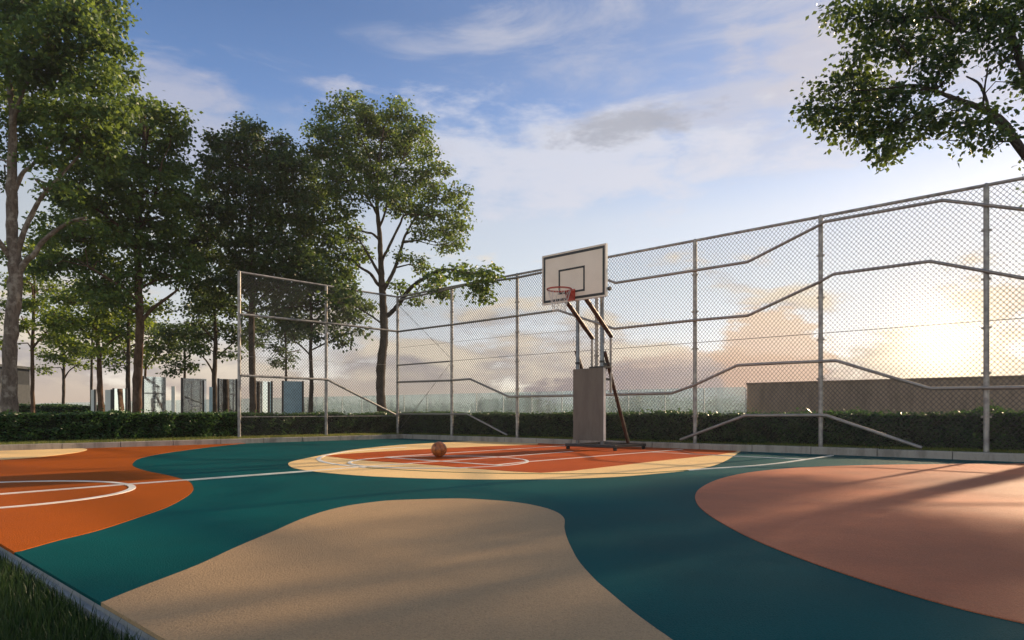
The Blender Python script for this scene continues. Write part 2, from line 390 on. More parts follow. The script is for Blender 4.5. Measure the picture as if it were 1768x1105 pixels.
def paint(name, pts, mat, z, label=None):
    return struct(name, MB().prism([(p[0], p[1]) for p in pts], -.010, z), mat)
def edge_pt(px, py, over=.002):                   # near-edge point, 2 mm proud of the slab
    p = G(px, py); q = p - UL * (p.dot(UL) - (EDGE + over)); return q

# orange field on the left
ob = cat(gp([(31, 953), (102, 933), (170, 916), (237.5, 894), (288, 876), (319, 859.5), (331, 850), (333.5, 842), (326, 832), (305, 825), (282, 819.5),
     (258, 814.8), (237.5, 809), (229, 803.8), (231, 797.7), (241, 791.6), (265, 786), (292, 781.4), (326, 776.6), (366, 771.5), (407, 767.2), (425, 765.6)]))
ob[0] = edge_pt(30, 953)
def apar(p): return (p - CO).dot(UR)
def bpar(p): return (p - CO).dot(UL)
endb = bpar(ob[-1]); ob[-1] = ab(-.03, endb)
sb = bpar(ob[0])
orange = ob + [ab(-.03, BE + .002)]
paint('orange_court_field', orange, M['orange'], .004)
# small beige patch by the left kerb
bb = cat(gp([(-60, 795), (0, 794.3), (51, 791), (102, 786), (136, 781.2), (150, 777.5), (148, 775.2)]))
paint('beige_court_patch', bb + [ab(-.03, bpar(bb[-1])), ab(-.03, bpar(bb[0]) + .3)], M['beige'], .008)
# tan field in front
tb = cat(gp([(178, 1041), (237.5, 1016.6), (339, 977.5), (407, 946), (475, 917), (515.8, 898.8), (556.5, 884.5), (600, 874), (650, 867), (683.6, 864.3), (768.4, 861.6), (819, 862.3), (887, 867.5),
     (931.3, 875.2), (960, 884.5), (974, 896), (974.5, 912), (979, 930), (988, 950), (1000, 971), (1026, 1000.6), (1048, 1020), (1087, 1052.8), (1130, 1085), (1158.6, 1105), (1230, 1160)]))
tb[0] = edge_pt(178, 1041); q = tb[-1]
tb.append(q - UL * (q.dot(UL) - (EDGE + .002)))
paint('tan_court_field', tb, M['tan'], .004)
# salmon field on the right
pb = cat(gp([(2100, 802), (1900, 801.5), (1768, 801), (1651.6, 801.3), (1521, 803), (1434, 805.3), (1369, 808.5), (1304, 814.7), (1260.6, 822.5), (1230, 832), (1208.5, 844), (1201, 854), (1201, 864), (1208.5, 876.5), (1230, 893.5), (1269, 916),
     (1313, 937), (1391, 968), (1478, 998), (1565, 1025.5), (1651.6, 1050), (1738.5, 1070.5), (1900, 1104), (2100, 1130)]))
paint('salmon_court_field', pb, M['salmon'], .004)
# beige lobe round the key
def kerb_r(px, off=.03):                          # point on the right kerb face under a pixel column, pushed into the kerb
    p = onwall(px, 800, CO, UR); return Vector((p.x, p.y, 0)) - UL * off
be = cat(gp([(808, 762), (751.5, 764.8), (683.6, 769), (615.7, 776), (565, 784.3), (524, 792.6), (503, 797.5), (497.6, 801.5), (503, 806.5), (514, 809.7), (548, 815), (615.7, 821), (683.6, 824.6), (768.4, 827.2), (853, 828.2),
     (955, 827.6), (1000, 826.4), (1065, 823.6), (1130, 818.5), (1187, 812.5), (1230, 804.5), (1256, 794), (1273, 783)]))
paint('beige_court_field', [kerb_r(812)] + be + [kerb_r(1278)], M['beige'], .004)
ru = [(928, 768), (820, 772), (717.5, 777), (640, 781.3), (590, 784.8), (560, 787.6), (600, 792.4), (636, 796.2), (717.5, 801.4), (761.6, 804.7), (819.3, 809.8), (887, 814.8), (934.7, 816.9),
      (989, 813.4), (1065, 804.6), (1130, 796.9), (1195.5, 790), (1240, 785.3), (1268, 781.2)]
paint('rust_court_field', [kerb_r(928)] + gp(ru) + [kerb_r(1272)], M['rust'], .008)

def ribbon(name, pts, width, mat, z, closed=False):
    pts = [Vector((p[0], p[1], 0)) for p in pts]; n = len(pts); L = []; Rr = []
    for i, p in enumerate(pts):
        a = pts[(i - 1) % n] if closed else pts[max(i - 1, 0)]; b = pts[(i + 1) % n] if closed else pts[min(i + 1, n - 1)]
        d = (b - a).normalized(); s = Vector((-d.y, d.x, 0)) * width / 2; L.append(p + s); Rr.append(p - s)
    mb = MB(); m = n if closed else n - 1
    for i in range(m):
        j = (i + 1) % n
        mb.add([(*L[i][:2], z), (*L[j][:2], z), (*Rr[j][:2], z), (*Rr[i][:2], z)], [(0, 1, 2, 3)])
        mb.add([(*L[i][:2], z), (*L[j][:2], z), (*L[j][:2], -.01), (*L[i][:2], -.01)], [(0, 1, 2, 3)])
        mb.add([(*Rr[i][:2], z), (*Rr[j][:2], z), (*Rr[j][:2], -.01), (*Rr[i][:2], -.01)], [(0, 1, 2, 3)])
    return struct(name, mb, mat)
def circ(c, r, a0=0, a1=360, n=64): return [Vector((c[0] + r * math.cos(R(a0 + (a1 - a0) * i / n)), c[1] + r * math.sin(R(a0 + (a1 - a0) * i / n)), 0)) for i in range(n + 1)]
ribbon('centre_circle_line', circ((-4.35, 5.50), 1.13)[:-1], .055, M['line'], .010, True)
ax_ = gp([(-400, 878), (0, 854.7), (207, 838.4), (400, 824), (536, 813.8), (649.7, 805), (768, 797), (873.6, 789.2), (989, 780.2)])
ribbon('long_axis_line', ax_, .05, M['line'], .0115)
ftc = G(759, 797.5); ribbon('free_throw_circle_line', circ(ftc, 1.21)[:-1], .045, M['line'], .0125, True)
ribbon('free_throw_line', [ftc - UR * 1.19, ftc + UR * 1.19], .045, M['line'], .0140)
ribbon('lane_line', gp([(665, 790.5), (744, 785.2), (921, 774), (1000, 768.8)]), .045, M['line'], .0132)
ribbon('lane_line', gp([(853, 804.5), (904, 799), (1080, 784.8), (1178, 777)]), .045, M['line'], .0132)
ribbon('base_line', gp([(1121, 781.2), (1260.6, 787.6), (1391, 793.4)]), .045, M['line'], .0105)
arc = cat(gp([(700, 772.5), (615.7, 778.6), (570, 785), (551, 791.5), (553, 796), (563, 799.3), (592, 804), (632.7, 808.3)]))
ribbon('three_point_line', arc, .06, M['line'], .0098)
ribbon('three_point_line', cat(gp([(632.7, 808.3), (717.5, 813.4), (819, 817.2), (934.7, 818.8), (1080, 818.4), (1140, 815.7), (1187, 812.7)])), .022, M['olive'], .0092)  # thinner, darker stretch of the arc across the beige
ribbon('three_point_line', cat(gp([(1187, 812.7), (1217, 810.4), (1304, 804.6), (1360.5, 798.4), (1436.6, 787)])), .05, M['line'], .0098)

# kerbs and lawns
K0 = .12
k1, k2 = MB(), MB(); kr = random.Random(3)
for i in range(30): k1.box(ab(-.07 + kr.uniform(-.003, .003), .5 + i * 1.0, .005 + kr.uniform(-.003, .003)), (.14, .992, .21), (UR, UL, ZUP), .010)
for i in range(26): k2.box(ab(.36 + i * 1.0, -.07 + kr.uniform(-.003, .003), .008 + kr.uniform(-.003, .003)), (.992, .14, .216), (UR, UL, ZUP), .010)
struct('kerb', k1, M['conc']); struct('kerb', k2, M['conc'])
lw = [ab(-.13, 40), ab(-.13, -.13), ab(40, -.13), ab(40, -60), ab(-60, -60), ab(-60, 40)]
struct('lawn', MB().prism(lw, -.095, LAWN), M['soil'])
fr = [ab(-8, BE + .03), ab(A1 + 10, BE + .03), ab(A1 + 10, BE + 18), ab(-8, BE + 18)]
struct('front_lawn', MB().prism(fr, -.098, -.060), M['soil'])

# ------------------------------------------------------------------ grass blades
def blades(name, pos, h, wd, mat, label, seed, lean=.45):
    r = np.random.default_rng(seed); n = len(pos)
    hh = h * (.55 + .75 * r.random(n)); th = r.random(n) * 2 * np.pi; la = r.random(n) * 2 * np.pi; ll = lean * r.random(n) * hh
    s = np.stack([np.cos(th), np.sin(th), np.zeros(n)], 1) * (wd * (.6 + .7 * r.random(n)))[:, None]
    l = np.stack([np.cos(la) * ll, np.sin(la) * ll, np.zeros(n)], 1); z = np.zeros((n, 3)); z[:, 2] = hh
    V = np.stack([pos - s / 2, pos + s / 2, pos + s * .38 + z * .55 + l * .35, pos - s * .38 + z * .55 + l * .35, pos + z * (1 - .15 * r.random(n))[:, None] + l], 1).reshape(-1, 3)
    b = np.arange(n)[:, None] * 5
    T = np.concatenate([b + np.array([[0, 1, 2]]), b + np.array([[0, 2, 3]]), b + np.array([[3, 2, 4]])])
    o = np_mesh(name, V, T, mat); setp(o, label, 'grass', None, 'stuff'); return o
def frame_pts(a0, a1, b0, b1, n, z, seed):
    r = np.random.default_rng(seed); a = a0 + (a1 - a0) * r.random(n); b = b0 + (b1 - b0) * r.random(n)
    o = np.array(CO)[None] + a[:, None] * np.array(UR)[None] + b[:, None] * np.array(UL)[None]; o[:, 2] = z; return o
p = frame_pts(9.3, 14.2, BE + .027, BE + 2.2, 90000, -.063, 1)
ok = (p[:, 1] > .8) & (np.abs(p[:, 0] / p[:, 1]) < .95); p = p[ok]
blades('grass', p, .066, .0040, M['grass'], 'dark green blades of grass beside the near edge of the court', 2)
p = frame_pts(-1.25, -.145, -.2, 14.5, 26000, LAWN - .005, 3)
blades('grass', p, .055, .007, M['verge'], 'yellow green grass strip on top of the left kerb', 4)
p = frame_pts(-.1, 20, -1.0, -.145, 30000, LAWN - .005, 5)
keep = (np.random.default_rng(9).random(len(p)) < (.35 + .65 * (np.sin(p[:, 0] * 2.1) * np.sin(p[:, 1] * 1.3 + 1) > .1)))
blades('grass', p[keep], .048, .007, M['verge'], 'patchy grass strip behind the right kerb', 6)

# ------------------------------------------------------------------ leaves, hedges, trees
def leaves(pos, L, wr, r, droop=.35, outdir=None):
    n = len(pos); a = r.random(n) * 2 * np.pi
    d = np.stack([np.cos(a), np.sin(a), -droop + .9 * (r.random(n) - .5)], 1)
    if outdir is not None: d += outdir * .7
    d /= np.linalg.norm(d, axis=1)[:, None]
    q = r.normal(size=(n, 3)); s = np.cross(d, q); s /= np.linalg.norm(s, axis=1)[:, None]; nn = np.cross(s, d)
    l = (L * (.65 + .6 * r.random(n)))[:, None]
    m = pos + d * l * .45; tip = pos + d * l - nn * l * .12
    V = np.stack([pos, m + s * l * wr - nn * l * -.06, tip, m - s * l * wr - nn * l * -.06], 1).reshape(-1, 3)
    b = np.arange(n)[:, None] * 4
    return V, np.concatenate([b + np.array([[0, 1, 2]]), b + np.array([[0, 2, 3]])])
def hedge(name, label, O, U, N, L, depth, h, n, seed, leaf=.072):
    """box hedge: O start corner (front bottom), U along, N backwards"""
    r = np.random.default_rng(seed); o = thing(name, label, 'hedge', O)
    obj('hedge_light_block', MB().box(O + U * (L / 2) + N * (depth / 2) + ZUP * ((h - .05) / 2), (L - .06, depth - .12, h - .05), (U, N, ZUP)), M['hblock'], o)  # dark box added inside to block light through the leaves
    face = r.random(n); u = r.random(n) * L; d = np.where(face < .62, r.random(n) ** 2 * .10, r.random(n) * depth)
    z = np.where(face < .62, .02 + r.random(n) * (h - .02), h - .05 - r.random(n) ** 2 * .06)
    bump = .02 * np.sin(u * .9 + 1) + .035 * np.sin(u * 5.1 + 2 * np.sin(u * 1.7)) + .03 * np.sin(u * 13 + z * 9) + .03 * np.sin(z * 17 + u * 3)
    d = d - bump * (face < .62); z = z + (bump * .8 + .05 * np.sin(u * 2.3) * r.random(n) + .09 * (r.random(n) > .985)) * (face >= .62)
    pos = np.array(O)[None] + u[:, None] * np.array(U) + d[:, None] * np.array(N); pos[:, 2] = O.z + z
    od = np.where((face < .62)[:, None], -np.array(N)[None], np.array([[0, 0, .8]]))
    V, T = leaves(pos, leaf, .26, r, .1, od); np_mesh('foliage', V, T, M['hedge'], o); return o
hedge('hedge', 'long low clipped hedge along the left kerb behind the grass strip', ab(-1.15, -1.9, LAWN - .01), UL, -UR, 18.5, 1.0, .60, 46000, 21)
hedge('hedge', 'long dark clipped hedge behind the right fence', ab(-1.1, -.95, LAWN - .01), UR, -UL, 22, .9, .60, 56000, 22)
hp = P(20, 716, 25); hp.z = 0
hedge('hedge', 'farther low hedge beside the grey shed, seen between the left trunks', Vector((hp.x, hp.y, LAWN - .01)), Vector((1, .05, 0)).normalized(), Vector((-.05, 1, 0)).normalized(), 3.3, 1.0, .93, 5000, 23, .08)

def tree(label, d, limbs, blobs, leafmat, bark, leaf=.11, dens=1.0, seed=1, group=None, name='tree', depth=1.0, twigs=True, per=16):
    """limbs: lists of (px, py, width_px[, depth offset]); blobs: (px, py, rx, ry[, depth offset]); traced at the tree's own distance"""
    r = np.random.default_rng(seed); ppm = F / d
    b0 = limbs[0][0]; base = P(b0[0], HOR, d); base.z = LAWN
    o = thing(name, label, 'tree', base, group); mb = MB(); S = []
    for i, L in enumerate(limbs):
        pts = []; rad = []
        for q in L:
            dd = d + (q[3] if len(q) > 3 else 0); pts.append(P(q[0], q[1], dd)); rad.append(max(.006, q[2] / 2 / F * dd))
        if i == 0: pts.insert(0, Vector((pts[0].x, pts[0].y, LAWN - .05))); rad.insert(0, rad[0] * 1.35)
        elif all(len(q) < 4 for q in L):          # let side limbs spread in depth too
            off = float(r.uniform(-1, 1)) * depth * 1.3
            for k in range(1, len(pts)): pts[k] = pts[k] + Vector((0, off * k / (len(pts) - 1), 0))
        cp = cat([Vector((*p, )) for p in pts], 5); rr = np.interp(np.linspace(0, len(rad) - 1, len(cp)), range(len(rad)), rad)
        if i: cp[0] = cp[0]
        w_ = [Vector((float(r.normal()), float(r.normal()), 0)) * .06 * rr[k] for k in range(len(cp))]
        cp = [c + w_[k] if 0 < k < len(cp) - 1 else c for k, c in enumerate(cp)]
        mb.tube(cp, [float(x * (1 + .07 * math.sin(k * 2.3))) for k, x in enumerate(rr)], 10 if rr[0] > .05 else 6)
        S += [(c, rr[k]) for k, c in enumerate(cp) if (i or k > len(cp) * .35)]
    SP = np.array([s[0][:] for s in S]); SR = np.array([s[1] for s in S])
    tw = MB(); pos = []; od = []
    for bl in blobs:
        dd = d + (bl[4] if len(bl) > 4 else float(r.uniform(-1, 1)) * depth); c = np.array(P(bl[0], bl[1], dd)); rx, rz = bl[2] / F * dd, bl[3] / F * dd
        ry = min(1.3, max(.35, (rx + rz) * .55))
        n = max(5, int(dens * 39 * (rx * rz * math.pi) ** .86 / (leaf / .11) ** 1.5))
        g = r.normal(size=(n, 3)); g /= np.linalg.norm(g, axis=1)[:, None]; rad = (.25 + .95 * r.random(n) ** .8)[:, None]
        cc = c[None] + g * rad * np.array([[rx, ry, rz]])
        k0 = int(np.argmin(np.linalg.norm(SP - c[None], axis=1) + .8 * np.maximum(0, SP[:, 2] - c[2] + .1)))
        rt_ = Vector(SP[k0].tolist()); hub = Vector(c.tolist()) * .75 + rt_ * .25
        if twigs and (hub - rt_).length > .15:
            mid = (rt_ + hub) / 2 + Vector((float(r.normal()) * .1, float(r.normal()) * .1, .12)); r0 = min(SR[k0] * .7, .03)
            tw.tube([rt_, mid, hub], [r0, r0 * .7, r0 * .45], 5, False)
        for q in cc:
            qv = Vector(q.tolist())
            if twigs and r.random() < .55:
                md = (hub + qv) / 2 + Vector((float(r.normal()), float(r.normal()), float(r.normal()))) * .06
                tw.tube([hub, md, qv], [.010, .007, .003], 3, False)
            m = int(per * 2.1 * (.5 + 1.0 * r.random())); sp_ = .145 * (leaf / .11) ** .7
            lp = q[None] + r.normal(size=(m, 3)) * np.array([[sp_, sp_, sp_ * .55]])
            pos.append(lp); dv = lp - q[None]; od.append(dv / (np.linalg.norm(dv, axis=1)[:, None] + 1e-6))
    pos = np.concatenate(pos); od = np.concatenate(od)
    obj('trunk', mb, bark, o)
    V, T = leaves(pos, leaf * 1.06, .34, r, .6, od); nl = len(T)
    if tw.v:
        q = np.array([f for f in tw.f if len(f) == 4]) + len(V); V = np.concatenate([V, np.array([tuple(v) for v in tw.v])])
        T = np.concatenate([T, q[:, [0, 1, 2]], q[:, [0, 2, 3]]])
    co = np_mesh('crown', V, T, leafmat, o); co.data.materials.append(bark)
    mi = np.zeros(len(T), dtype=np.int32); mi[nl:] = 1; co.data.polygons.foreach_set('material_index', mi)
    return o, len(pos)

NL = 0
# 1 the big tree at the left edge
NL += tree('big leaning tree with mottled grey brown trunk at the left edge', 15.5,
  [[(16, 712, 27), (17, 633, 23), (20, 561, 22), (27, 489, 23), (25, 440, 20), (21, 400, 18), (20, 340, 18), (21, 265, 14), (22, 200, 11), (14, 120, 9), (20, 20, 7), (30, -90, 4)],
   [(30, 474, 12), (48, 452, 10), (65, 441, 9), (85, 418, 8), (130, 389, 6), (163, 382, 3)],
   [(27, 445, 12), (42, 402, 9), (59, 366, 8), (78, 337, 7), (107, 307, 5), (150, 260, 3)],
   [(22, 450, 10), (8, 410, 8), (-6, 380, 7), (-60, 300, 4)],
   [(18, 335, 9), (9, 300, 7), (2, 262, 5), (-20, 200, 3)],
   [(25, 330, 9), (36, 296, 7), (48, 281, 6), (80, 235, 4), (120, 200, 2)],
   [(22, 220, 8), (38, 200, 6), (70, 150, 5), (120, 95, 3), (170, 60, 2)],
   [(16, 130, 6), (60, 80, 4), (110, 20, 3)]],
  [(20, 20, 50, 45), (75, 15, 45, 40), (130, 15, 40, 35), (180, 10, 22, 22), (195, 25, 12, 10), (30, 90, 50, 40), (90, 80, 45, 35), (150, 70, 45, 35), (195, 70, 20, 20), (212, 90, 13, 8), (205, 125, 18, 15),
   (120, 130, 50, 35), (170, 135, 40, 30), (205, 150, 12, 10), (15, 150, 35, 30, .9), (60, 140, 40, 30), (30, 200, 30, 22, .9), (70, 195, 40, 25), (125, 185, 50, 25), (180, 185, 40, 24), (215, 185, 12, 10), (60, 240, 32, 18, 1.0), (110, 235, 45, 22), (160, 235, 40, 25), (10, 250, 14, 12, 1.0), (75, 275, 30, 12),
   (130, 275, 30, 15), (180, 270, 30, 18), (50, -50, 90, 50), (140, -50, 70, 45), (-60, 60, 60, 60), (-60, 180, 50, 50), (-70, -60, 60, 50), (5, 305, 12, 8, 1.0), (150, 385, 25, 12), (105, 320, 22, 10), (-60, 280, 40, 30)],
  M['leafA'], M['barkA'], .115, .95, 31)[1]
# 2
NL += tree('tall brown trunked tree with a layered crown right of the big leaning tree', 19.0,
  [[(236, 712, 15), (238, 640, 15), (241, 560, 13), (239, 470, 12), (238, 400, 10), (244, 320, 8), (248, 250, 6), (250, 190, 3)],
   [(241, 560, 6), (262, 535, 6), (290, 515, 5), (310, 500, 3)], [(239, 520, 6), (215, 495, 5), (180, 470, 3)], [(239, 500, 6), (268, 480, 4), (300, 470, 3)],
   [(240, 420, 6), (200, 380, 5), (150, 345, 3)], [(241, 400, 6), (280, 350, 5), (305, 300, 3)], [(243, 340, 5), (205, 290, 3)], [(246, 290, 5), (275, 240, 3)]],
  [(250, 182, 28, 18), (222, 190, 20, 16), (275, 200, 28, 18), (300, 222, 20, 18), (312, 200, 10, 9), (200, 215, 30, 22), (245, 225, 45, 28), (290, 255, 32, 22), (312, 235, 12, 12), (170, 245, 35, 25), (225, 275, 50, 30), (285, 295, 38, 26), (315, 290, 15, 20),
   (190, 300, 45, 28), (150, 300, 35, 25), (250, 330, 55, 30), (305, 335, 28, 30), (190, 350, 50, 30), (135, 350, 45, 28), (100, 330, 28, 18), (245, 380, 55, 28), (300, 385, 30, 25), (190, 400, 50, 28), (130, 400, 50, 28),
   (240, 425, 50, 25), (295, 435, 35, 25), (180, 450, 50, 25), (120, 445, 45, 25), (85, 400, 30, 22), (270, 470, 40, 20), (210, 490, 40, 18), (160, 490, 35, 20), (80, 455, 25, 20), (325, 460, 25, 20), (195, 520, 30, 14)],
  M['leafA'], M['barkC'], .115, .9, 32)[1]
# 3
NL += tree('dark crowned tree behind the end post of the left fence', 21.0,
  [[(437, 712, 12), (436, 650, 11), (434, 560, 10), (437, 470, 9), (432, 400, 8), (436, 330, 6), (425, 270, 5), (420, 220, 3)],
   [(435, 500, 5), (465, 470, 4), (495, 440, 3)], [(435, 480, 5), (405, 440, 4), (370, 400, 3)], [(434, 420, 5), (470, 370, 4), (490, 290, 3)], [(433, 380, 5), (395, 330, 4), (378, 260, 3)], [(435, 540, 4), (450, 520, 3), (475, 505, 2)]],
  [(378, 248, 22, 18), (362, 240, 12, 12), (422, 225, 22, 20), (440, 215, 12, 10), (410, 250, 28, 22), (445, 245, 14, 18), (480, 250, 22, 16), (495, 262, 18, 14), (470, 275, 22, 16), (385, 285, 30, 22), (430, 285, 40, 25), (485, 295, 35, 22), (515, 285, 18, 14), (360, 285, 15, 16),
   (400, 325, 45, 25), (455, 330, 45, 25), (505, 330, 35, 25), (350, 325, 22, 20), (370, 365, 40, 25), (430, 370, 50, 28), (490, 370, 45, 28), (335, 370, 25, 22), (530, 350, 20, 20), (360, 410, 40, 25), (420, 415, 50, 25), (480, 415, 50, 25), (530, 400, 30, 22),
   (350, 450, 40, 22), (410, 455, 50, 24), (470, 455, 50, 24), (520, 450, 40, 24), (390, 490, 45, 20), (450, 490, 40, 20), (500, 490, 40, 20), (340, 490, 35, 20), (550, 475, 25, 20), (370, 525, 40, 16), (320, 420, 20, 22)],
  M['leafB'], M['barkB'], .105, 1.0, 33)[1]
# 4
NL += tree('tall spreading tree with dark trunk rising behind the corner of the fence', 22.0,
  [[(660, 712, 17), (657, 680, 15), (658, 630, 16), (663, 590, 14), (663, 555, 14), (661, 515, 12), (659, 480, 11), (657, 440, 9), (655, 402, 8), (651, 350, 6), (652, 300, 5), (658, 250, 3)],
   [(662, 550, 8, 0), (675, 540, 8, 0), (687, 527, 8, -.6), (710, 496, 7, -2), (741, 476, 6, -3.4), (768, 465, 4, -4.6), (800, 470, 3, -5.6), (830, 472, 2, -6.2)],
   [(661, 503, 8), (672, 485, 7), (683, 464, 6), (695, 430, 5), (702, 410, 4), (733, 360, 3), (760, 345, 2)],
   [(658, 470, 6), (662, 450, 5), (671, 437, 5), (694, 395, 4), (706, 380, 3), (745, 385, 2)],
   [(659, 495, 6), (650, 488, 6), (637, 470, 5), (617, 457, 4), (590, 435, 2)],
   [(658, 480, 5), (645, 455, 5), (636, 438, 4), (625, 420, 2)], [(656, 415, 5), (642, 402, 4), (628, 398, 4), (593, 383, 3), (560, 370, 2)],
   [(653, 375, 5), (640, 350, 4), (622, 325, 3), (605, 309, 3), (580, 285, 2)], [(654, 395, 4), (665, 370, 4), (678, 320, 3), (700, 275, 2)], [(652, 330, 4), (640, 280, 3), (615, 220, 2)],
   [(661, 560, 4), (640, 545, 3), (615, 530, 2)]],
  [(609, 168, 9, 7), (597, 188, 30, 20), (566, 195, 14, 12), (628, 190, 22, 16), (687, 176, 12, 7), (672, 196, 22, 14), (640, 210, 30, 18), (733, 207, 9, 12), (550, 219, 18, 14), (540, 232, 10, 8), (578, 235, 38, 22), (620, 235, 32, 22), (665, 235, 36, 20), (708, 228, 24, 18), (735, 240, 13, 13), (702, 205, 12, 9),
   (550, 262, 28, 20), (597, 272, 38, 22), (650, 272, 36, 22), (700, 265, 32, 20), (740, 268, 20, 12), (535, 290, 26, 22), (580, 305, 36, 24), (632, 300, 34, 20), (685, 300, 30, 20), (730, 296, 22, 14), (757, 286, 9, 6), (770, 292, 5, 6),
   (545, 335, 34, 24), (595, 340, 28, 20), (675, 335, 28, 20), (715, 325, 30, 18), (748, 318, 14, 8), (642, 335, 20, 16), (753, 342, 22, 12), (790, 330, 16, 8), (775, 340, 18, 9), (803, 358, 13, 11), (735, 368, 30, 16), (780, 372, 22, 12), (700, 362, 24, 12), (770, 400, 28, 16), (738, 400, 22, 11), (800, 385, 13, 10), (788, 422, 10, 9), (765, 425, 9, 6),
   (545, 375, 36, 22), (592, 372, 24, 16), (560, 410, 34, 22), (605, 408, 22, 16), (530, 440, 28, 20), (580, 445, 34, 20), (617, 440, 16, 14), (694, 442, 12, 5), (718, 450, 16, 8), (728, 462, 8, 7), (600, 470, 20, 12), (560, 480, 34, 16), (590, 500, 30, 12), (620, 520, 18, 10), (612, 543, 20, 12), (630, 530, 10, 6),
   (757, 484, 14, 7, -3.9), (740, 496, 14, 7, -3.2), (784, 472, 14, 8, -4.8), (808, 470, 12, 7, -5.6), (831, 474, 15, 7, -6.2), (848, 468, 5, 4, -6.3), (827, 492, 9, 7, -6), (829, 508, 8, 8, -6), (718, 515, 9, 4, -2.4), (760, 503, 8, 4, -3.9), (690, 492, 10, 8, -1)],
  M['leafA'], M['barkB'], .105, .84, 34, depth=.9)[1]
